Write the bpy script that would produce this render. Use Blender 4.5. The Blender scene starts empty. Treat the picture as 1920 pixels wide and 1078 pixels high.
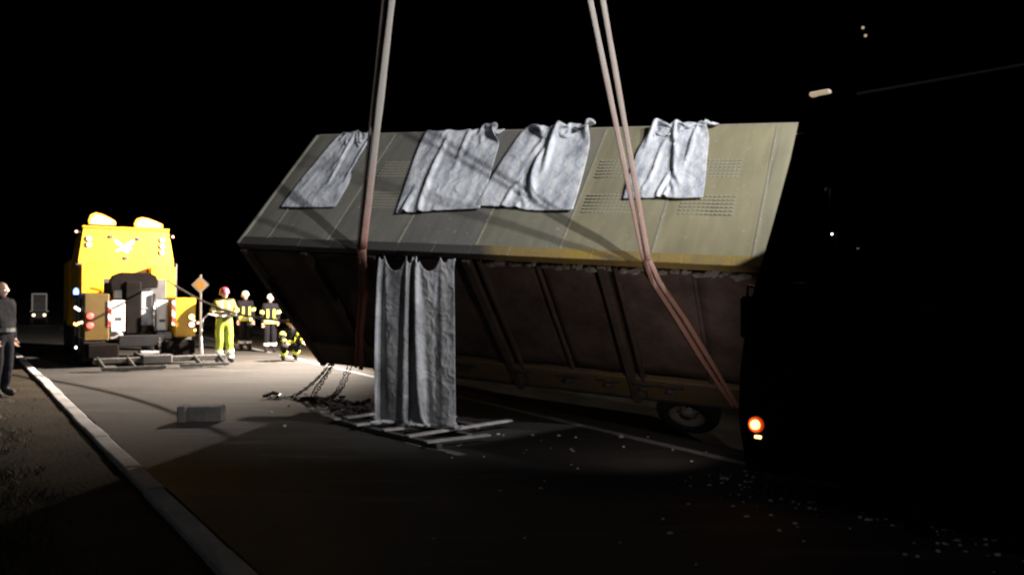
import bpy, bmesh, math, random
import numpy as np
from mathutils import Vector, Matrix, noise
random.seed(11)
R = math.radians
scene = bpy.context.scene
COL = scene.collection
V = Vector

# ------------------------------------------------------------------ camera, world, light, exposure
cam_data = bpy.data.cameras.new('camera')
cam_data.sensor_width = 36.0
cam_data.lens = 36.0 * 1507.0 / 1920.0
cam_data.clip_end = 2000.0
cam = bpy.data.objects.new('camera', cam_data)
COL.objects.link(cam)
cam.location = (0, 0, 1.6)
cam.rotation_euler = (R(90 + 0.8), 0, 0)
scene.camera = cam

world = bpy.data.worlds.new('World')
scene.world = world
world.use_nodes = True
wn = world.node_tree.nodes
sky = wn.new('ShaderNodeTexSky')
sky.sky_type = 'NISHITA'
sky.sun_disc = False
sky.sun_elevation = R(-4.0)
sky.sun_rotation = R(200)
world.node_tree.links.new(sky.outputs[0], wn['Background'].inputs[0])
wn['Background'].inputs[1].default_value = 0.0022

ambient_fill_d = bpy.data.lights.new('ambient_fill', 'SUN')  # added soft fill lamp, unseen, lifting kerb and dark foreground
ambient_fill_d.energy = 0.07
ambient_fill_d.angle = R(25)
ambient_fill_d.color = (0.8, 0.88, 1.0)
ambient_fill = bpy.data.objects.new('ambient_fill', ambient_fill_d)
COL.objects.link(ambient_fill)
ambient_fill.rotation_euler = (R(48), 0, R(-25))


def spot(name, loc, aim, power, angle, blend, color, radius):
    d = bpy.data.lights.new(name, 'SPOT')
    d.energy = power
    d.spot_size = R(angle)
    d.spot_blend = blend
    d.color = color
    d.shadow_soft_size = radius
    o = bpy.data.objects.new(name, d)
    COL.objects.link(o)
    o.location = loc
    o.rotation_euler = (V(aim) - V(loc)).to_track_quat('-Z', 'Y').to_euler()
    return o


FLOOD = V((-3.0, 20.8, 4.5))          # tripod floodlight behind the trailer
FLOOD_AIM = V((-10.0, 19.6, 1.2))
BOOM_A = V((6.3, 2.0, 7.6))           # two work lamps on the crane's light mast
BOOM_B = V((7.5, 3.5, 7.3))
BOOM_AIM = V((1.3, 10.4, 4.7))
spot('flood_beam', FLOOD, FLOOD_AIM, 29000, 156, 1.0, (1.0, 0.86, 0.73), 0.09)
spot('crane_beam', BOOM_A, BOOM_AIM, 3700, 62, 0.8, (0.97, 0.97, 1.0), 0.10)
spot('crane_beam', BOOM_B, BOOM_AIM, 3200, 62, 0.8, (0.97, 0.97, 1.0), 0.10)
spot('head_beam', V((1.94, 6.78, 0.75)), V((0.4, 9.8, 1.25)), 60, 110, 0.8, (1.0, 0.86, 0.78), 0.06)

scene.view_settings.view_transform = 'Standard'
scene.view_settings.look = 'None'
scene.view_settings.exposure = 0.0
scene.view_settings.gamma = 1.0
scene.render.engine = 'CYCLES'
scene.cycles.use_denoising = True
scene.cycles.pixel_filter_type = 'BLACKMAN_HARRIS'
scene.cycles.filter_width = 2.3
scene.cycles.max_bounces = 6
scene.cycles.sample_clamp_indirect = 4.0


# ------------------------------------------------------------------ materials
def mat(name, col, rough=0.6, metal=0.0, var=0.25, vscale=4.0, col2=None, bump=0.0, bscale=40.0,
        emit=None, estr=0.0, alpha=None, spec=None, coat=0.0):
    m = bpy.data.materials.new(name)
    m.use_nodes = True
    nt = m.node_tree
    b = nt.nodes['Principled BSDF']
    b.inputs['Roughness'].default_value = rough
    b.inputs['Metallic'].default_value = metal
    if spec is not None:
        b.inputs['Specular IOR Level'].default_value = spec
    if coat:
        b.inputs['Coat Weight'].default_value = coat
    tc = nt.nodes.new('ShaderNodeTexCoord')
    if emit is not None:
        b.inputs['Base Color'].default_value = (*col, 1)
        b.inputs['Emission Color'].default_value = (*emit, 1)
        b.inputs['Emission Strength'].default_value = estr
        return m
    nz = nt.nodes.new('ShaderNodeTexNoise')
    nz.inputs['Scale'].default_value = vscale
    nz.inputs['Detail'].default_value = 6
    nz.inputs['Roughness'].default_value = 0.65
    nt.links.new(tc.outputs['Object'], nz.inputs['Vector'])
    ramp = nt.nodes.new('ShaderNodeValToRGB')
    ramp.color_ramp.elements[0].position = 0.3
    ramp.color_ramp.elements[1].position = 0.7
    c2 = col2 if col2 else tuple(min(1, c * (1 + var)) for c in col)
    c1 = col if col2 else tuple(c * (1 - var) for c in col)
    ramp.color_ramp.elements[0].color = (*c1, 1)
    ramp.color_ramp.elements[1].color = (*c2, 1)
    nt.links.new(nz.outputs['Fac'], ramp.inputs['Fac'])
    nt.links.new(ramp.outputs['Color'], b.inputs['Base Color'])
    if bump:
        n2 = nt.nodes.new('ShaderNodeTexNoise')
        n2.inputs['Scale'].default_value = bscale
        n2.inputs['Detail'].default_value = 5
        nt.links.new(tc.outputs['Object'], n2.inputs['Vector'])
        bp = nt.nodes.new('ShaderNodeBump')
        bp.inputs['Strength'].default_value = bump
        bp.inputs['Distance'].default_value = 0.02
        nt.links.new(n2.outputs['Fac'], bp.inputs['Height'])
        nt.links.new(bp.outputs['Normal'], b.inputs['Normal'])
    return m


def glass_mat(name, tint, rough=0.0):
    m = bpy.data.materials.new(name)
    m.use_nodes = True
    nt = m.node_tree
    nt.nodes.clear()
    out = nt.nodes.new('ShaderNodeOutputMaterial')
    tr = nt.nodes.new('ShaderNodeBsdfTransparent')
    tr.inputs[0].default_value = (*tint, 1)
    gl = nt.nodes.new('ShaderNodeBsdfGlossy')
    gl.inputs['Roughness'].default_value = 0.03
    lw = nt.nodes.new('ShaderNodeLayerWeight')
    pw = nt.nodes.new('ShaderNodeMath')
    pw.operation = 'POWER'
    pw.inputs[1].default_value = 5.0
    nt.links.new(lw.outputs['Facing'], pw.inputs[0])
    fr = nt.nodes.new('ShaderNodeMath')
    fr.operation = 'MULTIPLY_ADD'
    fr.inputs[1].default_value = 0.9
    fr.inputs[2].default_value = 0.04
    nt.links.new(pw.outputs[0], fr.inputs[0])
    mx = nt.nodes.new('ShaderNodeMixShader')
    nt.links.new(fr.outputs[0], mx.inputs[0])
    nt.links.new(tr.outputs[0], mx.inputs[1])
    nt.links.new(gl.outputs[0], mx.inputs[2])
    nt.links.new(mx.outputs[0], out.inputs[0])
    return m


M = {}
M['asphalt'] = mat('asphalt', (0.050, 0.047, 0.045), 0.72, var=0.3, vscale=0.9, bump=0.5, bscale=90)
M['soil'] = mat('soil', (0.016, 0.013, 0.008), 0.95, vscale=1.1, spec=0.1, col2=(0.050, 0.039, 0.027), bump=0.9, bscale=22)
M['grass_ground'] = mat('grass_ground', (0.020, 0.024, 0.012), 0.95, vscale=2.2, col2=(0.06, 0.055, 0.032), bump=1.0, bscale=18)
M['grass'] = mat('grass', (0.05, 0.06, 0.022), 0.8, vscale=1.3, col2=(0.115, 0.10, 0.045))
M['kerb'] = mat('kerb', (0.30, 0.285, 0.27), 0.85, vscale=3.0, col2=(0.52, 0.50, 0.48), bump=0.5, bscale=60)
M['mortar'] = mat('mortar', (0.07, 0.065, 0.06), 0.95)
M['paint_line'] = mat('paint_line', (0.14, 0.135, 0.13), 0.7, vscale=6.0, col2=(0.36, 0.35, 0.34))
M['path'] = mat('path', (0.07, 0.068, 0.065), 0.85, vscale=1.5, var=0.3)
M['black'] = mat('black', (0.008, 0.008, 0.009), 0.7, var=0.4, spec=0.2)
M['blackgloss'] = mat('blackgloss', (0.0025, 0.0025, 0.003), 0.22, var=0.3)
M['steel'] = mat('steel', (0.11, 0.105, 0.10), 0.5, metal=0.6, vscale=7, var=0.5)
M['chrome'] = mat('chrome', (0.65, 0.65, 0.66), 0.18, metal=1.0, var=0.1)
M['rubber'] = mat('rubber', (0.012, 0.012, 0.012), 0.85, var=0.5, vscale=15)
M['rim'] = mat('rim', (0.20, 0.19, 0.18), 0.5, var=0.35, vscale=9)
M['roof_paint'] = None
M['rust'] = mat('rust', (0.032, 0.023, 0.020), 0.85, vscale=1.5, col2=(0.135, 0.090, 0.078), bump=0.6, bscale=14)
M['rust_post'] = mat('rust_post', (0.045, 0.034, 0.029), 0.75, vscale=4, col2=(0.10, 0.07, 0.055))
M['grille'] = mat('grille', (0.25, 0.235, 0.17), 0.5, vscale=3, col2=(0.32, 0.30, 0.23))
M['mastblack'] = mat('mastblack', (0.006, 0.0045, 0.004), 0.9, var=0.4, spec=0.08)
M['rail_yellow'] = mat('rail_yellow', (0.30, 0.20, 0.035), 0.6, vscale=2.2, col2=(0.16, 0.125, 0.07), bump=0.3)
M['rail_side'] = mat('rail_side', (0.16, 0.11, 0.03), 0.7, vscale=2.0, col2=(0.13, 0.09, 0.075), bump=0.4)
M['cloth'] = None
M['wood'] = mat('wood', (0.055, 0.05, 0.045), 0.9, vscale=5, col2=(0.10, 0.09, 0.082), bump=0.5, bscale=30)
M['wood_pale'] = mat('wood_pale', (0.20, 0.19, 0.18), 0.9, vscale=8, col2=(0.42, 0.40, 0.38))
M['truck_yellow'] = mat('truck_yellow', (0.70, 0.38, 0.012), 0.4, var=0.16, vscale=1.6)
M['truck_shade_joint'] = mat('truck_shade_joint', (0.10, 0.06, 0.010), 0.5, var=0.2, vscale=3)  # truck yellow darkened for the mast's shade; also the panel joints
M['white'] = mat('white', (0.72, 0.71, 0.69), 0.5, var=0.08)
M['grey'] = mat('grey', (0.30, 0.29, 0.29), 0.5, var=0.2)
M['darkgrey'] = mat('darkgrey', (0.055, 0.052, 0.052), 0.55, var=0.4)
M['redpaint'] = mat('redpaint', (0.45, 0.03, 0.02), 0.5, var=0.2)
M['sling_grey'] = mat('sling_grey', (0.34, 0.31, 0.28), 0.9, vscale=9, col2=(0.44, 0.40, 0.36), bump=0.4, bscale=60)
M['sling_pink'] = mat('sling_pink', (0.36, 0.26, 0.22), 0.9, vscale=7, col2=(0.46, 0.34, 0.29), bump=0.4, bscale=60)
M['sling_red'] = mat('sling_red', (0.36, 0.12, 0.085), 0.9, vscale=8, col2=(0.50, 0.23, 0.17), bump=0.4, bscale=60)
M['sling_dark'] = mat('sling_dark', (0.10, 0.08, 0.07), 0.9, vscale=8)
M['sign_yellow'] = mat('sign_yellow', (0.17, 0.085, 0.008), 0.6, var=0.08)
M['sign_white'] = mat('sign_white', (0.11, 0.10, 0.09), 0.6, var=0.08)
M['skin'] = mat('skin', (0.50, 0.31, 0.24), 0.55, var=0.1, vscale=20)
M['hivis'] = mat('hivis', (0.30, 0.36, 0.03), 0.8, var=0.15, vscale=9, bump=0.5, bscale=18)
M['hivis_dark'] = mat('hivis_dark', (0.10, 0.085, 0.012), 0.8, var=0.25, vscale=9, bump=0.5, bscale=18)
M['navy'] = mat('navy', (0.010, 0.009, 0.012), 0.9, spec=0.1, var=0.4, vscale=12, bump=0.5, bscale=18)
M['darkjacket'] = mat('darkjacket', (0.006, 0.006, 0.009), 0.9, spec=0.12, var=0.5, vscale=6, bump=0.6, bscale=14)
M['band_yellow'] = mat('band_yellow', (0.72, 0.74, 0.06), 0.6, var=0.1)
M['band_silver'] = mat('band_silver', (0.75, 0.75, 0.72), 0.5, var=0.1)
M['helmet_white'] = mat('helmet_white', (0.70, 0.68, 0.64), 0.35, var=0.08)
M['helmet_red'] = mat('helmet_red', (0.24, 0.03, 0.06), 0.45, var=0.2)
M['helmet_yellow'] = mat('helmet_yellow', (0.55, 0.48, 0.06), 0.4, var=0.1)
M['hair'] = mat('hair', (0.16, 0.15, 0.14), 0.8)
M['eye'] = mat('eye', (0.02, 0.015, 0.012), 0.2)
M['chunk'] = mat('chunk', (0.12, 0.10, 0.085), 0.9, vscale=5, col2=(0.38, 0.34, 0.30), bump=0.4)
M['dirt'] = mat('dirt', (0.018, 0.012, 0.011), 0.95, vscale=6, col2=(0.04, 0.028, 0.024), bump=0.8, bscale=20)
M['glint'] = mat('glint', (0.75, 0.75, 0.73), 0.25, var=0.2)
M['glass'] = glass_mat('glass', (0.80, 0.82, 0.83))
M['lens_amber'] = mat('lens_amber', (0.8, 0.3, 0.02), emit=(1.0, 0.50, 0.03), estr=1.3)
M['beacon_hot'] = mat('beacon_hot', (0.8, 0.6, 0.3), emit=(1.0, 0.56, 0.10), estr=5.0)
M['lamp_warm'] = mat('lamp_warm', (0.8, 0.6, 0.4), emit=(1.0, 0.72, 0.42), estr=5.0)
M['lamp_red'] = mat('lamp_red', (0.5, 0.02, 0.02), emit=(1.0, 0.10, 0.07), estr=4.0)
M['lamp_redhot'] = mat('lamp_redhot', (0.6, 0.2, 0.15), emit=(1.0, 0.50, 0.40), estr=4.0)
M['lamp_amber'] = mat('lamp_amber', (0.6, 0.25, 0.03), emit=(1.0, 0.62, 0.18), estr=6.0)
M['lamp_orange'] = mat('lamp_orange', (0.6, 0.2, 0.03), emit=(1.0, 0.36, 0.07), estr=12.0)
M['lamp_halo'] = mat('lamp_halo', (0.5, 0.05, 0.02), emit=(1.0, 0.09, 0.012), estr=0.45)
M['lamp_blue'] = mat('lamp_blue', (0.1, 0.15, 0.6), emit=(0.20, 0.34, 1.0), estr=5.0)
M['lamp_white'] = mat('lamp_white', (0.8, 0.8, 0.8), emit=(0.95, 0.97, 1.0), estr=6.0)
M['lamp_far'] = mat('lamp_far', (0.8, 0.8, 0.8), emit=(0.95, 0.97, 1.0), estr=22.0)
M['lamp_dim'] = mat('lamp_dim', (0.8, 0.8, 0.8), emit=(1.0, 0.78, 0.50), estr=0.42)
M['lamp_bluedim'] = mat('lamp_bluedim', (0.2, 0.2, 0.6), emit=(0.35, 0.4, 1.0), estr=0.5)
M['flood_lens'] = mat('flood_lens', (0.9, 0.9, 0.9), emit=(1.0, 0.85, 0.7), estr=30.0)


def roof_paint():
    m = bpy.data.materials.new('roof_paint')
    m.use_nodes = True
    nt = m.node_tree
    b = nt.nodes['Principled BSDF']
    b.inputs['Roughness'].default_value = 0.55
    tc = nt.nodes.new('ShaderNodeTexCoord')
    oi = nt.nodes.new('ShaderNodeObjectInfo')
    n1 = nt.nodes.new('ShaderNodeTexNoise')
    n1.inputs['Scale'].default_value = 1.1
    n1.inputs['Detail'].default_value = 7
    n1.inputs['Roughness'].default_value = 0.6
    nt.links.new(tc.outputs['Object'], n1.inputs['Vector'])
    r1 = nt.nodes.new('ShaderNodeValToRGB')
    r1.color_ramp.elements[0].position = 0.36
    r1.color_ramp.elements[1].position = 0.66
    r1.color_ramp.elements[0].color = (0.220, 0.196, 0.115, 1)
    r1.color_ramp.elements[1].color = (0.275, 0.242, 0.140, 1)
    nt.links.new(n1.outputs['Fac'], r1.inputs['Fac'])
    # per sheet tint: object colour mixed in by its alpha
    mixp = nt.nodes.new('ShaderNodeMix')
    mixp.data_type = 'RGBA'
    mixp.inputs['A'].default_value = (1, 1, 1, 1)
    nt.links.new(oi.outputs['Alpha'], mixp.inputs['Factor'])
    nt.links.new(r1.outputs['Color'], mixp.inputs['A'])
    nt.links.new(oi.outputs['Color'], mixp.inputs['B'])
    # grime streaks along the slope
    mp = nt.nodes.new('ShaderNodeMapping')
    mp.inputs['Scale'].default_value = (7.0, 0.9, 1.0)
    nt.links.new(tc.outputs['Object'], mp.inputs['Vector'])
    n2 = nt.nodes.new('ShaderNodeTexNoise')
    n2.inputs['Scale'].default_value = 1.6
    n2.inputs['Detail'].default_value = 6
    nt.links.new(mp.outputs[0], n2.inputs['Vector'])
    r2 = nt.nodes.new('ShaderNodeValToRGB')
    r2.color_ramp.elements[0].position = 0.40
    r2.color_ramp.elements[1].position = 0.75
    r2.color_ramp.elements[0].color = (1, 1, 1, 1)
    r2.color_ramp.elements[1].color = (0.84, 0.84, 0.87, 1)
    nt.links.new(n2.outputs['Fac'], r2.inputs['Fac'])
    mul = nt.nodes.new('ShaderNodeMix')
    mul.data_type = 'RGBA'
    mul.blend_type = 'MULTIPLY'
    mul.inputs['Factor'].default_value = 1.0
    nt.links.new(mixp.outputs['Result'], mul.inputs['A'])
    nt.links.new(r2.outputs['Color'], mul.inputs['B'])
    # pale scuffs
    n3 = nt.nodes.new('ShaderNodeTexNoise')
    n3.inputs['Scale'].default_value = 17
    n3.inputs['Detail'].default_value = 3
    nt.links.new(tc.outputs['Object'], n3.inputs['Vector'])
    r3 = nt.nodes.new('ShaderNodeValToRGB')
    r3.color_ramp.elements[0].position = 0.66
    r3.color_ramp.elements[1].position = 0.76
    r3.color_ramp.elements[0].color = (0, 0, 0, 1)
    r3.color_ramp.elements[1].color = (0.7, 0.7, 0.7, 1)
    nt.links.new(n3.outputs['Fac'], r3.inputs['Fac'])
    m2 = nt.nodes.new('ShaderNodeMix')
    m2.data_type = 'RGBA'
    m2.inputs['B'].default_value = (0.42, 0.41, 0.36, 1)
    nt.links.new(r3.outputs['Color'], m2.inputs['Factor'])
    nt.links.new(mul.outputs['Result'], m2.inputs['A'])
    nt.links.new(m2.outputs['Result'], b.inputs['Base Color'])
    return m


def cloth_mat(name='tarp_cloth', dark=(0.27, 0.28, 0.305), light=(0.63, 0.635, 0.645), sx=2.4):
    m = bpy.data.materials.new(name)
    m.use_nodes = True
    nt = m.node_tree
    b = nt.nodes['Principled BSDF']
    b.inputs['Roughness'].default_value = 0.7
    b.inputs['Specular IOR Level'].default_value = 0.3
    tc = nt.nodes.new('ShaderNodeTexCoord')
    mp = nt.nodes.new('ShaderNodeMapping')
    mp.inputs['Scale'].default_value = (2.4, 1.0, 1.0)
    nt.links.new(tc.outputs['Object'], mp.inputs['Vector'])
    n1 = nt.nodes.new('ShaderNodeTexNoise')
    n1.inputs['Scale'].default_value = 1.5
    n1.inputs['Detail'].default_value = 4
    n1.inputs['Roughness'].default_value = 0.72
    nt.links.new(mp.outputs[0], n1.inputs['Vector'])
    r1 = nt.nodes.new('ShaderNodeValToRGB')
    r1.color_ramp.elements[0].position = 0.30
    r1.color_ramp.elements[1].position = 0.56
    r1.color_ramp.elements[0].color = (*dark, 1)
    r1.color_ramp.elements[1].color = (*light, 1)
    nt.links.new(n1.outputs['Fac'], r1.inputs['Fac'])
    # crumple: facetted creases
    n0 = nt.nodes.new('ShaderNodeTexNoise')
    n0.inputs['Scale'].default_value = 3
    nt.links.new(tc.outputs['Object'], n0.inputs['Vector'])
    ad = nt.nodes.new('ShaderNodeVectorMath')
    ad.operation = 'MULTIPLY_ADD'
    ad.inputs[1].default_value = (.35, .35, .35)
    nt.links.new(n0.outputs['Color'], ad.inputs[0])
    nt.links.new(tc.outputs['Object'], ad.inputs[2])
    hs = []
    for sc_ in (4.5, 13.0):
        vo = nt.nodes.new('ShaderNodeTexVoronoi')
        vo.inputs['Scale'].default_value = sc_
        nt.links.new(ad.outputs[0], vo.inputs['Vector'])
        ml = nt.nodes.new('ShaderNodeMath')
        ml.operation = 'MULTIPLY'
        ml.inputs[1].default_value = 1.0 if sc_ < 6 else .35
        nt.links.new(vo.outputs['Distance'], ml.inputs[0])
        hs.append(ml)
    su = nt.nodes.new('ShaderNodeMath')
    su.operation = 'ADD'
    nt.links.new(hs[0].outputs[0], su.inputs[0])
    nt.links.new(hs[1].outputs[0], su.inputs[1])
    bp = nt.nodes.new('ShaderNodeBump')
    bp.inputs['Strength'].default_value = 0.45
    bp.inputs['Distance'].default_value = 0.05
    nt.links.new(su.outputs[0], bp.inputs['Height'])
    nt.links.new(bp.outputs['Normal'], b.inputs['Normal'])
    # faded woven stripes running down the sheet
    wv = nt.nodes.new('ShaderNodeTexWave')
    wv.inputs['Scale'].default_value = sx
    wv.inputs['Distortion'].default_value = 2.0
    wv.inputs['Detail'].default_value = 1
    nt.links.new(tc.outputs['UV'], wv.inputs['Vector'])
    r4 = nt.nodes.new('ShaderNodeValToRGB')
    r4.color_ramp.elements[0].position = 0.15
    r4.color_ramp.elements[1].position = 0.55
    r4.color_ramp.elements[0].color = (0.80, 0.83, 0.88, 1)
    r4.color_ramp.elements[1].color = (1, 1, 1, 1)
    nt.links.new(wv.outputs['Fac'], r4.inputs['Fac'])
    mu = nt.nodes.new('ShaderNodeMix')
    mu.data_type = 'RGBA'
    mu.blend_type = 'MULTIPLY'
    mu.inputs['Factor'].default_value = 1
    nt.links.new(r1.outputs['Color'], mu.inputs['A'])
    nt.links.new(r4.outputs['Color'], mu.inputs['B'])
    nt.links.new(mu.outputs['Result'], b.inputs['Base Color'])
    return m


def stripe_mat():
    m = bpy.data.materials.new('hazard_stripes')
    m.use_nodes = True
    nt = m.node_tree
    b = nt.nodes['Principled BSDF']
    tc = nt.nodes.new('ShaderNodeTexCoord')
    mp = nt.nodes.new('ShaderNodeMapping')
    mp.inputs['Rotation'].default_value = (0, R(45), 0)
    wv = nt.nodes.new('ShaderNodeTexWave')
    wv.inputs['Scale'].default_value = 1.5
    nt.links.new(tc.outputs['Object'], mp.inputs['Vector'])
    nt.links.new(mp.outputs[0], wv.inputs['Vector'])
    r1 = nt.nodes.new('ShaderNodeValToRGB')
    r1.color_ramp.interpolation = 'CONSTANT'
    r1.color_ramp.elements[1].position = 0.5
    r1.color_ramp.elements[0].color = (0.45, 0.03, 0.02, 1)
    r1.color_ramp.elements[1].color = (0.7, 0.68, 0.65, 1)
    nt.links.new(wv.outputs['Fac'], r1.inputs['Fac'])
    nt.links.new(r1.outputs['Color'], b.inputs['Base Color'])
    return m


def asphalt_mat():
    m = bpy.data.materials.new('road_asphalt')
    m.use_nodes = True
    nt = m.node_tree
    b = nt.nodes['Principled BSDF']
    b.inputs['Roughness'].default_value = 0.78
    b.inputs['Specular IOR Level'].default_value = 0.3
    tc = nt.nodes.new('ShaderNodeTexCoord')

    def nz(scale, det, rough=.6, vec=None):
        n_ = nt.nodes.new('ShaderNodeTexNoise')
        n_.inputs['Scale'].default_value = scale
        n_.inputs['Detail'].default_value = det
        n_.inputs['Roughness'].default_value = rough
        nt.links.new(vec if vec else tc.outputs['Object'], n_.inputs['Vector'])
        return n_

    def ramp(src, p0, p1, c0, c1):
        r = nt.nodes.new('ShaderNodeValToRGB')
        r.color_ramp.elements[0].position = p0
        r.color_ramp.elements[1].position = p1
        r.color_ramp.elements[0].color = (*c0, 1)
        r.color_ramp.elements[1].color = (*c1, 1)
        nt.links.new(src, r.inputs['Fac'])
        return r
    base = ramp(nz(.55, 6).outputs['Fac'], .32, .68, (.022, .021, .020), (.040, .037, .035))
    agg = ramp(nz(38, 4, .85).outputs['Fac'], .35, .7, (.6, .6, .6), (1.6, 1.55, 1.5))
    mul = nt.nodes.new('ShaderNodeMix')
    mul.data_type = 'RGBA'
    mul.blend_type = 'MULTIPLY'
    mul.inputs['Factor'].default_value = 1
    nt.links.new(base.outputs[0], mul.inputs['A'])
    nt.links.new(agg.outputs[0], mul.inputs['B'])
    # drag marks: stretched along the road
    mp = nt.nodes.new('ShaderNodeMapping')
    mp.inputs['Rotation'].default_value = (0, 0, R(58))
    mp.inputs['Scale'].default_value = (.35, 3.2, 1)
    nt.links.new(tc.outputs['Object'], mp.inputs['Vector'])
    sm = ramp(nz(1.1, 7, .68, mp.outputs[0]).outputs['Fac'], .54, .68, (0, 0, 0), (.9, .9, .9))
    mx = nt.nodes.new('ShaderNodeMix')
    mx.data_type = 'RGBA'
    mx.inputs['B'].default_value = (.085, .078, .072, 1)
    nt.links.new(sm.outputs[0], mx.inputs['Factor'])
    nt.links.new(mul.outputs['Result'], mx.inputs['A'])
    nt.links.new(mx.outputs['Result'], b.inputs['Base Color'])
    bp = nt.nodes.new('ShaderNodeBump')
    bp.inputs['Strength'].default_value = .7
    bp.inputs['Distance'].default_value = .015
    nt.links.new(nz(95, 4, .7).outputs['Fac'], bp.inputs['Height'])
    nt.links.new(bp.outputs['Normal'], b.inputs['Normal'])
    return m


def sling_mat(name, grey, red, z0, z1):
    m = bpy.data.materials.new(name)
    m.use_nodes = True
    nt = m.node_tree
    b = nt.nodes['Principled BSDF']
    b.inputs['Roughness'].default_value = .9
    tc = nt.nodes.new('ShaderNodeTexCoord')
    sp = nt.nodes.new('ShaderNodeSeparateXYZ')
    nt.links.new(tc.outputs['Object'], sp.inputs[0])
    mr = nt.nodes.new('ShaderNodeMapRange')
    mr.inputs['From Min'].default_value = z0
    mr.inputs['From Max'].default_value = z1
    nt.links.new(sp.outputs['Z'], mr.inputs['Value'])
    n_ = nt.nodes.new('ShaderNodeTexNoise')
    n_.inputs['Scale'].default_value = 6
    n_.inputs['Detail'].default_value = 6
    nt.links.new(tc.outputs['Object'], n_.inputs['Vector'])
    ad = nt.nodes.new('ShaderNodeMath')
    ad.operation = 'MULTIPLY_ADD'
    ad.inputs[1].default_value = .9
    nt.links.new(n_.outputs['Fac'], ad.inputs[0])
    nt.links.new(mr.outputs[0], ad.inputs[2])
    sb_ = nt.nodes.new('ShaderNodeMath')
    sb_.operation = 'SUBTRACT'
    sb_.use_clamp = True
    sb_.inputs[1].default_value = .45
    nt.links.new(ad.outputs[0], sb_.inputs[0])
    mx = nt.nodes.new('ShaderNodeMix')
    mx.data_type = 'RGBA'
    mx.inputs['A'].default_value = (*grey, 1)
    mx.inputs['B'].default_value = (*red, 1)
    nt.links.new(sb_.outputs[0], mx.inputs['Factor'])
    nt.links.new(mx.outputs['Result'], b.inputs['Base Color'])
    wv = nt.nodes.new('ShaderNodeTexNoise')
    wv.inputs['Scale'].default_value = 55
    nt.links.new(tc.outputs['Object'], wv.inputs['Vector'])
    bp = nt.nodes.new('ShaderNodeBump')
    bp.inputs['Strength'].default_value = .6
    bp.inputs['Distance'].default_value = .01
    nt.links.new(wv.outputs['Fac'], bp.inputs['Height'])
    nt.links.new(bp.outputs['Normal'], b.inputs['Normal'])
    return m


def eave_mat():
    m = M['rail_yellow'].copy()
    m.name = 'eave_paint'
    nt = m.node_tree
    b = nt.nodes['Principled BSDF']
    src = b.inputs['Base Color'].links[0].from_socket
    tc = nt.nodes.new('ShaderNodeTexCoord')
    sp = nt.nodes.new('ShaderNodeSeparateXYZ')
    nt.links.new(tc.outputs['Object'], sp.inputs[0])
    n_ = nt.nodes.new('ShaderNodeTexNoise')
    n_.inputs['Scale'].default_value = 2.2
    n_.inputs['Detail'].default_value = 7
    nt.links.new(tc.outputs['Object'], n_.inputs['Vector'])
    ad = nt.nodes.new('ShaderNodeMath')
    ad.operation = 'MULTIPLY_ADD'
    ad.inputs[1].default_value = 2.2
    nt.links.new(n_.outputs['Fac'], ad.inputs[0])
    nt.links.new(sp.outputs['X'], ad.inputs[2])
    mr = nt.nodes.new('ShaderNodeMapRange')
    mr.inputs['From Min'].default_value = 4.7
    mr.inputs['From Max'].default_value = 5.2
    nt.links.new(ad.outputs[0], mr.inputs['Value'])
    mx = nt.nodes.new('ShaderNodeMix')
    mx.data_type = 'RGBA'
    mx.inputs['A'].default_value = (.05, .047, .042, 1)
    nt.links.new(mr.outputs[0], mx.inputs['Factor'])
    nt.links.new(src, mx.inputs['B'])
    nt.links.new(mx.outputs['Result'], b.inputs['Base Color'])
    return m


M['asphalt'] = asphalt_mat()
M['sling_left'] = sling_mat('sling_left', (.36, .33, .29), (.36, .13, .09), -9.0, -11.0)
M['sling_right'] = sling_mat('sling_right', (.34, .30, .26), (.34, .165, .125), -8.3, -11.8)
M['roof_paint'] = roof_paint()
M['cloth'] = cloth_mat()
M['cloth_dark'] = cloth_mat('dark_tarp_cloth', (0.13, 0.13, 0.135), (0.45, 0.445, 0.44), 1.9)  # darker variant of the tarpaulin cloth for the hanging sheet
M['stripes'] = stripe_mat()


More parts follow.
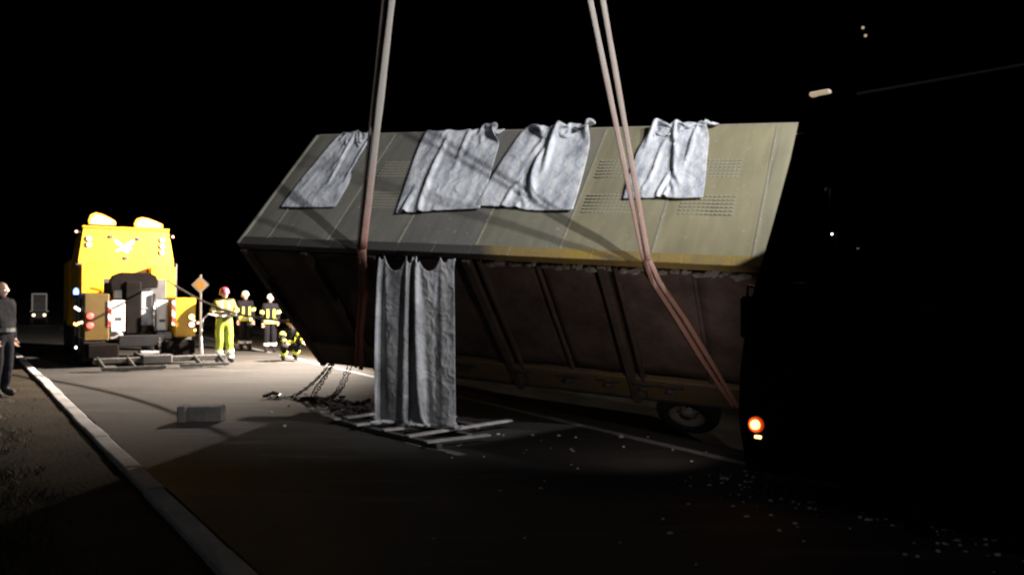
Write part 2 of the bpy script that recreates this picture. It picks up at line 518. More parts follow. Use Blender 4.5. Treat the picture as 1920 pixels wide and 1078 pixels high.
# ------------------------------------------------------------------ mesh helpers
class MB:
    def __init__(self):
        self.v = []
        self.f = []
        self.mi = []

    def add(self, vs, fs, mi=0):
        o = len(self.v)
        self.v += [tuple(x) for x in vs]
        self.f += [tuple(i + o for i in f) for f in fs]
        self.mi += [mi] * len(fs)
        return self

    def box(self, c, s, rot=None, mi=0, bev=0.0):
        hx, hy, hz = s[0] / 2, s[1] / 2, s[2] / 2
        b = bev if bev else min(s) * 0.06
        b = min(b, hx * .45, hy * .45, hz * .45)
        vs, fs = [], []
        bm = bmesh.new()
        bmesh.ops.create_cube(bm, size=1.0)
        for w in bm.verts:
            w.co = V((w.co.x * 2 * hx, w.co.y * 2 * hy, w.co.z * 2 * hz))
        bmesh.ops.bevel(bm, geom=bm.edges[:], offset=b, segments=1, affect='EDGES')
        bm.verts.ensure_lookup_table()
        for w in bm.verts:
            p = w.co.copy()
            if rot is not None:
                p = rot @ p
            vs.append(p + V(c))
        bm.verts.index_update()
        fs = [[w.index for w in f.verts] for f in bm.faces]
        bm.free()
        return self.add(vs, fs, mi)

    def b2(self, a, b, mi=0, bev=0.0):
        a, b = V(a), V(b)
        return self.box((a + b) / 2, [abs(b[i] - a[i]) for i in range(3)], None, mi, bev)

    def tube(self, pts, r, n=10, mi=0, flat=1.0, up=None, cap=True):
        pts = [V(p) for p in pts]
        rs = r if isinstance(r, (list, tuple)) else [r] * len(pts)
        vs, fs = [], []
        prev = None
        for i, p in enumerate(pts):
            t = (pts[min(i + 1, len(pts) - 1)] - pts[max(i - 1, 0)]).normalized()
            if prev is None:
                u = V(up) if up is not None else (V((0, 0, 1)) if abs(t.z) < .9 else V((1, 0, 0)))
            else:
                u = prev
            u = (u - t * u.dot(t)).normalized()
            w = t.cross(u)
            prev = u
            for k in range(n):
                a = 2 * math.pi * k / n
                vs.append(p + u * math.cos(a) * rs[i] * flat + w * math.sin(a) * rs[i])
        for i in range(len(pts) - 1):
            for k in range(n):
                k2 = (k + 1) % n
                fs.append((i * n + k, i * n + k2, (i + 1) * n + k2, (i + 1) * n + k))
        if cap:
            fs.append(tuple(range(n - 1, -1, -1)))
            fs.append(tuple((len(pts) - 1) * n + k for k in range(n)))
        return self.add(vs, fs, mi)

    def lathe(self, prof, origin, axis, n=24, mi=0, refx=None, ring=False):
        """prof: list of (r, h) along axis"""
        ax = V(axis).normalized()
        u = V(refx) if refx is not None else (V((0, 0, 1)) if abs(ax.z) < .9 else V((1, 0, 0)))
        u = (u - ax * u.dot(ax)).normalized()
        w = ax.cross(u)
        vs, fs = [], []
        for (r, h) in prof:
            for k in range(n):
                a = 2 * math.pi * k / n
                vs.append(V(origin) + ax * h + (u * math.cos(a) + w * math.sin(a)) * max(r, 1e-4))
        for i in range(len(prof) - 1):
            for k in range(n):
                k2 = (k + 1) % n
                fs.append((i * n + k, i * n + k2, (i + 1) * n + k2, (i + 1) * n + k))
        if ring:
            q = (len(prof) - 1) * n
            for k in range(n):
                k2 = (k + 1) % n
                fs.append((q + k, q + k2, k2, k))
            return self.add(vs, fs, mi)
        fs.append(tuple(range(n - 1, -1, -1)))
        fs.append(tuple((len(prof) - 1) * n + k for k in range(n)))
        return self.add(vs, fs, mi)

    def prism(self, poly, thick, frame, mi=0):
        """poly: list of (a,b) in frame plane; frame: (origin, A, B, N)"""
        o, A, B, N = [V(x) for x in frame]
        n = len(poly)
        vs = [o + A * a + B * b for a, b in poly] + [o + A * a + B * b + N * thick for a, b in poly]
        fs = [tuple(range(n - 1, -1, -1)), tuple(range(n, 2 * n))]
        for i in range(n):
            j = (i + 1) % n
            fs.append((i, j, n + j, n + i))
        return self.add(vs, fs, mi)

    def build(self, name, mats, parent=None, smooth=False, rec=True):
        me = bpy.data.meshes.new(name)
        me.from_pydata(self.v, [], self.f)
        if not isinstance(mats, (list, tuple)):
            mats = [mats]
        for m in mats:
            me.materials.append(M[m] if isinstance(m, str) else m)
        for p, i in zip(me.polygons, self.mi):
            p.material_index = i
            p.use_smooth = smooth
        if rec:
            bm = bmesh.new()
            bm.from_mesh(me)
            bmesh.ops.recalc_face_normals(bm, faces=bm.faces)
            bm.to_mesh(me)
            bm.free()
        me.update()
        o = bpy.data.objects.new(name, me)
        COL.objects.link(o)
        if parent is not None:
            o.parent = parent
        return o


def empty(name, mw=None, loc=None, rz=0):
    o = bpy.data.objects.new(name, None)
    o.empty_display_size = 0.2
    COL.objects.link(o)
    if mw is not None:
        o.matrix_world = mw
    if loc is not None:
        o.location = loc
        o.rotation_euler = (0, 0, rz)
    return o


def tag(o, label=None, cat=None, group=None, kind=None):
    if label:
        o['label'] = label
    if cat:
        o['category'] = cat
    if group:
        o['group'] = group
    if kind:
        o['kind'] = kind
    return o


def fbm(x, y, z=0.0, o=4):
    return noise.fractal(V((x, y, z)), 0.9, 2.0, o)


# ------------------------------------------------------------------ ground, road, kerb
KD = V((-0.566, 0.8244, 0)).normalized()       # road direction (away from the camera)
KN = V((0.8244, 0.566, 0))                     # across the road, to the right
K0 = V((-1.45, 4.68, 0))                       # inner kerb foot


def road_pt(s, o, z=0.0):
    p = K0 + KD * s + KN * o
    return V((p.x, p.y, z))


# right edge of the carriageway (its painted line); slightly out of parallel, as seen
E0 = V((2.27, 7.8, 0))
ED = V((-0.506, 0.8625, 0)).normalized()
EN = V((0.8625, 0.506, 0))


def ground_z(x, y):
    p = V((x, y, 0))
    off = (p - E0).dot(EN)
    al = (p - E0).dot(ED)
    z = -0.012
    # shallow ditch beyond the right shoulder, beside the trailer
    d = max(0.0, min(1.0, (off - 0.5) / 1.4))
    a = max(0.0, 1 - abs(al - 1.0) / 9.0)
    z -= 0.5 * d * d * (3 - 2 * d) * min(1, a * 2)
    # left verge bumps
    lo = -(p - K0).dot(KN)
    if lo > 0.25:
        z += (0.03 * fbm(x * 0.9, y * 0.9) + 0.012) * min(1, (lo - .25) * 1.2)
    return z


mb = MB()
# fine patch near the scene, coarse sheet beyond
N1 = 130
xs = [-22 + 44 * i / N1 for i in range(N1 + 1)]
ys = [-4 + 44 * i / N1 for i in range(N1 + 1)]
xs = [-900, -300, -120, -60, -35] + xs + [35, 60, 120, 300, 900]
ys = [-300, -60, -15] + ys + [55, 80, 120, 200, 400, 1500]
vs = [(x, y, ground_z(x, y)) for y in ys for x in xs]
nx = len(xs)
fs = [(j * nx + i, j * nx + i + 1, (j + 1) * nx + i + 1, (j + 1) * nx + i) for j in range(len(ys) - 1) for i in range(nx - 1)]
mb.add(vs, fs)


def ground_material():
    m = M['soil'].copy()
    m.name = 'verge_soil'
    nt = m.node_tree
    return m


ground = mb.build('ground', ground_material(), smooth=True, rec=False)
tag(ground, kind='structure')

# road sheet: left boundary at the kerb, right boundary a little beyond the edge line
mb = MB()
rows = []
n = 60
for i in range(n + 1):
    s = -14 + 300 * (i / n) ** 1.6
    L = road_pt(s, 0.0, 0.0)
    al = (L - E0).dot(ED)
    Rr = E0 + ED * al + EN * 0.45
    rows.append((L, V((Rr.x, Rr.y, 0))))
K = 8
vs, fs = [], []
for (a, b) in rows:
    for k in range(K + 1):
        p = a.lerp(b, k / K)
        vs.append((p.x, p.y, 0.0))
for i in range(n):
    for k in range(K):
        o = i * (K + 1) + k
        fs.append((o, o + 1, o + K + 2, o + K + 1))
mb.add(vs, fs)
road = mb.build('road', 'asphalt', rec=False)
tag(road, kind='structure')


def strip(name, p0, p1, w, z, m, wob=0.0):
    p0, p1 = V(p0), V(p1)
    d = (p1 - p0).normalized()
    nn = V((d.y, -d.x, 0))
    k = max(2, int((p1 - p0).length / 0.25))
    vs, fs = [], []
    for i in range(k + 1):
        p = p0.lerp(p1, i / k)
        a = w / 2 * (1 + wob * fbm(p.x * 3, p.y * 3))
        b = w / 2 * (1 + wob * fbm(p.x * 3 + 9, p.y * 3))
        vs += [(p.x - nn.x * a, p.y - nn.y * a, z), (p.x + nn.x * b, p.y + nn.y * b, z)]
    for i in range(k):
        fs.append((2 * i, 2 * i + 1, 2 * i + 3, 2 * i + 2))
    m_ = MB().add(vs, fs)
    return tag(m_.build(name, m, rec=False), kind='structure')


e0 = E0 + ED * -5
e1 = E0 + ED * 17.5
strip('edge_marking', e0, e1, 0.13, 0.004, 'paint_line', 0.35)
strip('edge_marking', E0 + ED * 18.6, E0 + ED * 60, 0.13, 0.004, 'paint_line', 0.3)
strip('centre_marking', (-2.95, 11.8, 0), (-2.1, 10.35, 0), 0.12, 0.004, 'paint_line', 0.5)
strip('centre_marking', (-1.25, 9.1, 0), (-0.5, 8.25, 0), 0.12, 0.004, 'paint_line', 0.5)
strip('centre_marking', road_pt(42, 3.1), road_pt(46, 3.1), 0.14, 0.004, 'paint_line', 0.2)
# side path beyond the right shoulder
mbp = MB()
pa, pb = E0 + ED * 14 + EN * 2.6, E0 + ED * 60 + EN * 2.6
pc, pd = E0 + ED * 60 + EN * 5.2, E0 + ED * 14 + EN * 5.2
mbp.add([(p.x, p.y, 0.0) for p in (pa, pb, pc, pd)], [(3, 2, 1, 0)])
tag(mbp.build('path', 'path', rec=False), kind='structure')

# kerb: a bedding strip carrying single stones
kb = MB()
a, b = road_pt(-6, -0.11), road_pt(60, -0.11)
ang = math.atan2(KD.y, KD.x)
rotk = Matrix.Rotation(ang, 3, 'Z')
kb.box((a + b) / 2 + V((0, 0, -0.035)), ((b - a).length, 0.14, 0.10), rotk)
kerb = tag(kb.build('kerb', 'mortar'), kind='structure')
ks = MB()
sl = 0.988
prof = [(-0.085, -0.02), (-0.085, 0.030), (-0.07, 0.040), (0.055, 0.043), (0.075, 0.032), (0.085, -0.02)]
pv = []
for xx in (0.0, 0.012, sl - 0.012, sl):
    sh = 0.006 if xx in (0.0, sl) else 0.0
    for (o_, z_) in prof:
        pv.append((xx, -(o_ * (1 - sh * 8)), z_ - sh))
q = len(prof)
pf = []
for i in range(3):
    for k in range(q - 1):
        pf.append((i * q + k, i * q + k + 1, (i + 1) * q + k + 1, (i + 1) * q + k))
pf += [tuple(range(q)), tuple(3 * q + k for k in range(q))]
ks.add(pv, pf)
first = ks.build('kerb_stone', 'kerb', kerb)
for i in range(46):
    o = first if i == 0 else first.copy()
    if i:
        COL.objects.link(o)
        o.parent = kerb
    p = road_pt(-3.5 + i * 1.0, -0.11 + random.uniform(-.010, .010))
    o.location = (p.x, p.y, random.uniform(-.010, .006))
    o.rotation_euler = (random.uniform(-.015, .015), random.uniform(-.004, .004), ang + random.uniform(-.006, .006))

# grass on the verge: tufts thinning towards the bare strip by the kerb
mb = MB()
rnd = random.Random(5)
cnt = 0
while cnt < 45000:
    s = rnd.uniform(-4.0, 30.0) if rnd.random() < .8 else rnd.uniform(-4, 8)
    o = -0.3 - abs(rnd.gauss(0, 1)) * 2.6
    p = road_pt(s, o)
    if p.y < 2.5:
        continue
    dens = fbm(p.x * 1.3, p.y * 1.3, 3.0) * 0.55 + min(1, max(0, (-o - 0.55) / 0.9)) - 0.28
    if rnd.random() > dens:
        continue
    h = rnd.uniform(.03, .085) * (1.0 + 0.5 * fbm(p.x, p.y, 7))
    a = rnd.uniform(0, 6.28)
    w = rnd.uniform(.004, .008)
    lx, ly = rnd.gauss(0, .6) * h, rnd.gauss(0, .6) * h
    z = ground_z(p.x, p.y) - .004
    c, s_ = math.cos(a) * w, math.sin(a) * w
    o_ = len(mb.v)
    mb.v += [(p.x - c, p.y - s_, z), (p.x + c, p.y + s_, z), (p.x + lx, p.y + ly, z + h)]
    mb.f.append((o_, o_ + 1, o_ + 2))
    mb.mi.append(0)
    cnt += 1
tag(mb.build('verge_grass', 'grass', rec=False), 'sparse dry grass growing on the verge left of the kerb', 'grass', kind='stuff')

# ------------------------------------------------------------------ the trailer (rolled on its side, roof towards the camera)
TO = V((-3.65862, 10.73834, 2.34164))
TX = V((0.91177805, -0.40592454, -0.06233818))
TY = V((0.31399858, 0.59121103, 0.7428825))
TZ = V((-0.26469922, -0.69691806, 0.66651298))
TM = Matrix(((TX.x, TY.x, TZ.x, TO.x), (TX.y, TY.y, TZ.y, TO.y), (TX.z, TY.z, TZ.z, TO.z), (0, 0, 0, 1)))
TL, TW, TS = 6.93, 2.31, 2.62


def tw(p):
    return TM @ V(p)


trailer = empty('box_trailer', TM)
tag(trailer, 'rolled over box trailer with pale yellow roof and rusty brown side hanging in slings', 'trailer')
# inner carcass just under the sheets
mb = MB()
mb.b2((0.03, 0.06, -0.09), (TL - .03, TW - .06, -0.03))
mb.build('roof_carcass', 'rust_post', trailer)
# roof sheets
edges = [0.0, 0.42, 1.38, 2.44, 3.50, 4.55, 5.60, 6.64, TL]
cols = [(.15, .15, .135, .8), (.15, .15, .135, .8), (.14, .14, .13, .8), (.12, .12, .118, .85), (.16, .157, .13, .7), (.20, .185, .125, .5), (.215, .195, .12, .3), (.25, .235, .17, .5)]  # sheet tints: greyer and darker at left, warmer at right
for i in range(8):
    mb = MB()
    x0, x1 = edges[i] + .004, edges[i + 1] - .004
    # a sheet slightly crowned and dented
    nu, nv = 10, 20
    vs, fs = [], []
    for b_ in range(nv + 1):
        for a_ in range(nu + 1):
            x = x0 + (x1 - x0) * a_ / nu
            y = 0.03 + (TW - 0.03) * b_ / nv
            z = 0.012 * math.sin(math.pi * a_ / nu) * (0.4 + 0.6 * math.sin(math.pi * b_ / nv)) + 0.014 * fbm(x * 1.2, y * 1.2, 2, 3)
            if a_ in (0, nu) or b_ in (0, nv):
                z = 0
            vs.append((x, y, z))
    o0 = len(vs)
    for (x, y) in ((x0, .03), (x1, .03), (x1, TW), (x0, TW)):
        vs.append((x, y, -0.028))
    for b_ in range(nv):
        for a_ in range(nu):
            q = b_ * (nu + 1) + a_
            fs.append((q, q + 1, q + nu + 2, q + nu + 1))
    fs.append((o0 + 3, o0 + 2, o0 + 1, o0))
    fs.append(tuple([o0, o0 + 1] + [nu - k for k in range(nu + 1)]))
    fs.append(tuple([o0 + 2, o0 + 3] + [nv * (nu + 1) + k for k in range(nu + 1)]))
    fs.append(tuple([o0 + 1, o0 + 2] + [(nv - k) * (nu + 1) + nu for k in range(nv + 1)]))
    fs.append(tuple([o0 + 3, o0] + [k * (nu + 1) for k in range(nv + 1)]))
    mb.add(vs, fs)
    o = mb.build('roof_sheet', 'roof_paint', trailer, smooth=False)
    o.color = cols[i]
# seam rivet heads along the near eave, one small strip of rivets per seam
rv = MB()
for x in edges[1:-1]:
    for y in [0.12] + [0.35 + .33 * k for k in range(6)]:
        rv.lathe([(0.013, 0.0), (0.011, 0.006), (0.003, 0.009)], (x + random.uniform(-.01, .01), y, 0.002), (0, 0, 1), 6)
rv.build('rivets', 'grey', trailer)['kind'] = 'stuff'
# seam cover strips
for x in edges[1:-1]:
    mb = MB()
    mb.b2((x - .012, .05, -.002), (x + .012, TW - .02, .007))
    mb.build('seam_strip', 'roof_paint', trailer).color = (.24, .23, .19, .6)
# eave edge: a folded angle, its yellow paint kept towards the right and worn to bare metal at the left
mb = MB()
for k_ in range(14):
    xa, xb = TL * k_ / 14, TL * (k_ + 1) / 14
    ra = .012 * fbm(xa * 1.7, 4.0)
    mb.b2((xa, -.014 + .006 * fbm(k_ * 1.3, 2.0), -.085), (xb, .13 + ra, .009 + .002 * (k_ % 2)), bev=.004)
eo = mb.build('eave_angle', eave_mat(), trailer)
eo['kind'] = 'stuff'
for x in (0.0, TL):
    mb = MB()
    mb.b2((x - .02, 0.0, -.07), (x + .02, TW, .012))
    mb.build('end_angle', 'roof_paint', trailer).color = (.34, .33, .29, .7)
mb = MB()
mb.b2((0.02, TW, -.08), (TL - .02, TW + .025, .004))
mb.build('ridge_angle', 'roof_paint', trailer).color = (.30, .29, .25, .6)
# ventilation grilles (louvres pressed out of the sheets)
lv = MB()
for r_ in range(6):
    for c_ in range(12):
        lv.box((c_ * .05, r_ * .058, 0.006), (.034, .020, .012), Matrix.Rotation(R(18), 3, 'X'))
lme = lv.build('vent_grille', 'grille', trailer)
for i, (x, y) in enumerate([(1.55, 1.36), (1.55, .74), (4.66, 1.36), (4.66, .74), (5.76, 1.36), (5.78, .74)]):
    o = lme if i == 0 else lme.copy()
    if i:
        COL.objects.link(o)
        o.parent = trailer
    o.location = (x, y, 0.004)

# near side: brown sheets between posts
bays = [0.0, 1.05, 2.10, 3.40, 4.28, 5.10, 6.05, TL]
for i in range(7):
    mb = MB()
    x0, x1 = bays[i] + .01, bays[i + 1] - .01
    nu, nv = 8, 10
    top = -0.13 if i < 4 else -0.13 - .012 * (i - 3)
    vs, fs = [], []
    for b_ in range(nv + 1):
        for a_ in range(nu + 1):
            x = x0 + (x1 - x0) * a_ / nu
            z = top + (-2.08 - top) * b_ / nv
            y = 0.03 + 0.045 * fbm(x * 1.3, z * 1.3, 5) * math.sin(math.pi * a_ / nu)
            vs.append((x, y, z))
    nn = len(vs)
    vs += [(x, y + .04, z) for (x, y, z) in vs]
    for b_ in range(nv):
        for a_ in range(nu):
            q = b_ * (nu + 1) + a_
            fs.append((q, q + 1, q + nu + 2, q + nu + 1))
            fs.append((nn + q, nn + q + nu + 1, nn + q + nu + 2, nn + q + 1))
    for a_ in range(nu):
        fs.append((a_, nn + a_, nn + a_ + 1, a_ + 1))
        q = nv * (nu + 1) + a_
        fs.append((q, q + 1, nn + q + 1, nn + q))
    for b_ in range(nv):
        q = b_ * (nu + 1)
        fs.append((q, q + nu + 1, nn + q + nu + 1, nn + q))
        q += nu
        fs.append((q, nn + q, nn + q + nu + 1, q + nu + 1))
    mb.add(vs, fs)
    o = mb.build('side_sheet', 'rust', trailer, smooth=True)
for x in (0.05, 1.05, 2.10, 3.40, 5.06, 6.86):
    mb = MB()
    mb.b2((x - .05, -.055, -2.62), (x + .05, .035, -.08), bev=.008)
    mb.build('side_post', 'rust_post', trailer)
for x in (3.56, 5.21):
    mb = MB()
    mb.b2((x - .022, -.035, -2.5), (x + .022, .035, -.10), bev=.006)
    mb.build('side_post', 'rust_post', trailer)
for x, l in ((4.28, 0), (6.05, 0)):
    mb = MB()
    mb.b2((x - .018, -.012, -2.08), (x + .018, .035, -.16), bev=.005)
    mb.build('side_rib', 'rust', trailer)
mb = MB()
mb.b2((0.0, -.03, -2.50), (TL, .06, -2.10), bev=.015)
bm_rail = mb.build('bottom_rail', 'rail_side', trailer)
mb = MB()
mb.b2((0.1, -.012, -2.60), (TL - .1, .10, -2.52), bev=.01)
mb.build('lower_flange', 'darkgrey', trailer)
# hinges and lugs along the bottom rail
for x in (2.7, 3.5, 4.2, 4.75, 5.2, 5.55):
    mb = MB()
    mb.b2((x - .16, -.055, -2.22), (x + .16, -.030, -2.17), bev=.004)
    mb.lathe([(0.03, 0), (.03, .10)], (x - .05, -.06, -2.27), (1, 0, 0), 10)
    mb.build('hinge', 'steel', trailer)
# upper rail under the eave with the gap through which the load shows
mb = MB()
mb.b2((0.0, -.005, -.165), (3.4, .05, -.125), bev=.008)
mb.b2((3.6, .005, -.215), (TL, .05, -.17), bev=.008)
mb.build('top_rail', 'rust_post', trailer)
# far side, floor, end walls, chassis, axles and wheels
mb = MB()
mb.b2((0.02, TW - .06, -2.6), (TL - .02, TW - .002, -.085))
mb.build('far_side', 'rust', trailer)
mb = MB()
mb.b2((0.02, .11, -2.68), (TL - .02, TW - .06, -2.56))
mb.build('floor_pan', 'rust_post', trailer)
for x in (0.03, TL - .03):
    mb = MB()
    mb.b2((x - .025, .08, -2.56), (x + .025, TW - .062, -.092))
    mb.build('end_wall', 'rust', trailer)
for y in (0.72, 1.58):
    mb = MB()
    mb.b2((0.2, y - .05, -2.93), (TL - .2, y + .05, -2.685), bev=.01)
    mb.build('chassis_beam', 'darkgrey', trailer)
wheel_spots = [(5.62, .24), (5.62, 2.07)]
for x in (5.62,):
    mb = MB()
    mb.tube([(x, .25, -3.07), (x, 2.06, -3.07)], .06, 12)
    mb.build('axle', 'darkgrey', trailer)
wsrc = None
for (x, y) in wheel_spots:
    out = -1 if y < 1 else 1
    mb = MB()
    mb.lathe([(.24, -.11), (.34, -.125), (.40, -.105), (.42, -.06), (.425, 0), (.42, .06), (.40, .105), (.34, .125), (.24, .11)],
             (x, y, -3.07), (0, out, 0), 36, ring=True)
    tyre = mb.build('wheel', 'rubber', trailer, smooth=True)
    mb = MB()
    mb.lathe([(.245, -.06), (.25, .10), (.235, .105), (.215, .05), (.16, .02), (.10, .045), (.085, .10), (.0, .105)],
             (x, y, -3.07), (0, out, 0), 30)
    mb.build('rim', 'rim', tyre, smooth=True)
    mb = MB()
    for k in range(8):
        a_ = k * math.pi / 4
        mb.lathe([(.016, 0), (.016, .03)], (x + .125 * math.cos(a_), y + out * .03, -3.07 + .125 * math.sin(a_)), (0, out, 0), 6)
    mb.build('wheel_nuts', 'steel', tyre)['kind'] = 'stuff'
# drawbar stub on the far left end
mb = MB()
mb.tube([(0.1, .7, -2.8), (-.55, 1.05, -2.85), (-.95, 1.15, -2.85)], .06, 8)
mb.tube([(0.1, 1.6, -2.8), (-.55, 1.25, -2.85), (-.95, 1.15, -2.85)], .06, 8)
mb.build('drawbar', 'darkgrey', trailer)

# load that shows through the gap below the eave
mb = MB()
rnd = random.Random(3)
for i in range(70):
    x = rnd.uniform(3.65, 6.7)
    r = rnd.uniform(.025, .06)
    c = V((x, .0 + rnd.uniform(-.02, .03), -.145 + rnd.uniform(-.015, .012)))
    bm = bmesh.new()
    bmesh.ops.create_icosphere(bm, subdivisions=1, radius=r)
    sx, sy, sz = rnd.uniform(.8, 1.8), rnd.uniform(.7, 1.0), rnd.uniform(.45, .75)
    vs = [c + V((v.co.x * sx, v.co.y * sy, v.co.z * sz)) * (1 + .25 * noise.noise(v.co * 30 + c * 5)) for v in bm.verts]
    bm.verts.index_update()
    mb.add(vs, [[v.index for v in f.verts] for f in bm.faces])
    bm.free()
ld = mb.build('load_pieces', 'chunk')
ld.matrix_world = TM
tag(ld, 'pale lumps of load showing in the gap under the trailer eave', 'rubble', kind='stuff')


# ------------------------------------------------------------------ sheets of cloth
def grid_mesh(name, fn, nu, nv, m, thick=0.006, parent=None):
    vs, fs = [], []
    for j in range(nv + 1):
        for i in range(nu + 1):
            vs.append(tuple(fn(i / nu, j / nv)))
    for j in range(nv):
        for i in range(nu):
            q = j * (nu + 1) + i
            fs.append((q, q + 1, q + nu + 2, q + nu + 1))
    o = MB().add(vs, fs).build(name, m, parent, smooth=True, rec=False)
    md = o.modifiers.new('thickness', 'SOLIDIFY')
    md.thickness = thick
    md.offset = 0
    return o


def smooth01(x):
    x = max(0.0, min(1.0, x))
    return x * x * (3 - 2 * x)


def drape(X, du, dv, pins, g, collide, steps=170, iters=12, bend=0.25, damp=0.985):
    """position based cloth: X (rows, cols, 3); du, dv rest spacing; pins boolean mask"""
    X = X.astype(float)
    P = X.copy()
    w = np.where(pins, 0.0, 1.0)[..., None]
    dg = math.hypot(du, dv)
    sets = []
    for par in (0, 1):
        sets.append((np.s_[:, par:-1:2], np.s_[:, par + 1::2], du, 1.0))
        sets.append((np.s_[par:-1:2, :], np.s_[par + 1::2, :], dv, 1.0))
    for pr in (0, 1):
        sets.append((np.s_[pr:-1:2, :-1], np.s_[pr + 1::2, 1:], dg, .35))
        sets.append((np.s_[pr:-1:2, 1:], np.s_[pr + 1::2, :-1], dg, .35))
    sets.append((np.s_[:, :-2], np.s_[:, 2:], 2 * du, bend * .5))
    sets.append((np.s_[:-2, :], np.s_[2:, :], 2 * dv, bend * .5))
    dt = 1 / 50
    for st in range(steps):
        V_ = (X - P) * damp
        P = X.copy()
        X = X + (V_ + np.array(g) * dt * dt) * w
        for it in range(iters):
            for (a, b, r, k) in sets:
                A, B = X[a], X[b]
                n0 = min(A.shape[0], B.shape[0])
                n1 = min(A.shape[1], B.shape[1])
                A, B = A[:n0, :n1], B[:n0, :n1]
                wa, wb = w[a][:n0, :n1], w[b][:n0, :n1]
                d = B - A
                L = np.sqrt((d * d).sum(-1, keepdims=True)) + 1e-9
                sm = wa + wb
                c = np.where(sm > 0, k * (L - r) / L / np.maximum(sm, 1e-6), 0) * d
                X[a][:n0, :n1] += c * wa
                X[b][:n0, :n1] -= c * wb
            X, P = collide(X, P)
    return X


def cloth_object(name, X, mw=None, m='cloth', ragged=0):
    nv, nu = X.shape[:2]
    vs = [tuple(p) for p in X.reshape(-1, 3)]
    fs = [(j * nu + i, j * nu + i + 1, (j + 1) * nu + i + 1, (j + 1) * nu + i) for j in range(nv - 1) for i in range(nu - 1)]
    if ragged:
        keep = []
        for (j, i), f in zip([(j, i) for j in range(nv - 1) for i in range(nu - 1)], fs):
            cut = ragged * (.5 + 1.2 * fbm(i * .11, 3.3, 1.0, 3))
            if j < nv - 1 - cut:
                keep.append(f)
        fs = keep
    o = MB().add(vs, fs).build(name, m, None, smooth=True, rec=False)
    uv = o.data.uv_layers.new(name='UVMap')
    for lp in o.data.loops:
        uv.data[lp.index].uv = ((lp.vertex_index % nu) / (nu - 1), (lp.vertex_index // nu) / (nv - 1))
    if mw is not None:
        o.matrix_world = mw
    sb = o.modifiers.new('smooth', 'SUBSURF')
    sb.levels = sb.render_levels = 1
    md = o.modifiers.new('thickness', 'SOLIDIFY')
    md.thickness = .004
    md.offset = 0
    return o


GL = (9.8 * 0.0623, -9.8 * 0.7429, -9.8 * 0.6665)      # gravity in trailer axes


def roof_collide(X, P):
    inside = (X[..., 2] < .040) & (X[..., 1] < TW + .008)
    top = inside & ((-X[..., 2]) <= (TW - X[..., 1]) + .02)
    side = inside & ~top
    X[..., 2] = np.where(top, .040, X[..., 2])
    X[..., 1] = np.where(side, TW + .030, X[..., 1])
    # grip of the dirty sheet on the metal
    for ax in (0, 1):
        X[..., ax] = np.where(top, X[..., ax] * .45 + P[..., ax] * .55, X[..., ax])
    return X, P


def roof_cloth(label, tl, tr, br, bl, seed, full, pins_u, flap=.35, bunch=.06, group='tarpaulins over the trailer'):
    """corners in trailer roof axes (x along, y up the roof); full: how much wider the sheet is than its spread"""
    nu, nv = 40, 46
    rnd = random.Random(seed)
    tl, tr, br, bl = [V((a[0], a[1], 0)) for a in (tl, tr, br, bl)]
    wid = ((tr - tl).length + (br - bl).length) / 2 * full
    lng = ((tl - bl).length + (tr - br).length) / 2 + flap
    du, dv = wid / (nu - 1), lng / (nv - 1)
    X = np.zeros((nv, nu, 3))
    pins = np.zeros((nv, nu), bool)
    vtop = (lng - flap) / lng
    jt = int(round(vtop * (nv - 1)))
    for j in range(nv):
        for i in range(nu):
            u, v = i / (nu - 1), j / (nv - 1)
            vv = v / vtop
            p = bl.lerp(br, u).lerp(tl.lerp(tr, u), min(vv, 1))
            z = .05 + .22 * abs(fbm(u * 1.7 + seed, v * 1.1, seed * 1.7, 2)) * (1 + .5 * math.sin(u * 7 + seed + 2 * v))
            if vv > 1:
                p.y = TW + .03 + (vv - 1) * vtop * lng
                z = .05 + .02 * fbm(u * 5, v * 5, seed)
            X[j, i] = (p.x, p.y, z)
    for (u, dx, dz) in pins_u:
        i = int(round(u * (nu - 1)))
        pins[jt, i] = True
        X[jt, i] = (tl.lerp(tr, u).x + dx, TW + .012, .05 + dz)
    X = drape(X, du, dv, pins, GL, roof_collide, 130, 10, bend=.3)
    o = cloth_object('tarpaulin', X, TM)
    tag(o, label, 'tarpaulin', group)
    return o


roof_cloth('narrow grey white tarpaulin draped over the far left end of the trailer roof',
           (.50, 2.31), (1.0, 2.31), (1.25, .77), (.24, .76), 2, 1.18, [(0, 0, 0), (.35, .03, .01), (.62, -.04, .03), (1, 0, .02)])
roof_cloth('wide tarpaulin with a dark slit, second from the left on the trailer roof',
           (1.92, 2.31), (3.05, 2.31), (3.26, .82), (2.26, .62), 5, 1.2, [(0, 0, 0), (.3, 0, .0), (.55, .05, .01), (.78, .0, .05), (.92, .0, .10)])
roof_cloth('heavily creased tarpaulin with an arched lower hem in the middle of the roof',
           (3.46, 2.31), (4.30, 2.36), (4.46, .82), (3.30, .80), 9, 1.34, [(0.03, .0, 0), (.25, .06, .02), (.5, .04, .11), (.72, -.03, .02), (.98, .0, .09)])
roof_cloth('tarpaulin with a deep dark fold at its right edge, beside the right slings',
           (5.18, 2.33), (5.80, 2.33), (5.93, 1.15), (5.10, .90), 14, 1.36, [(0.05, 0, .10), (.4, .02, .07), (.62, .0, .01), (.8, .05, .0), (1.0, .0, .05)])


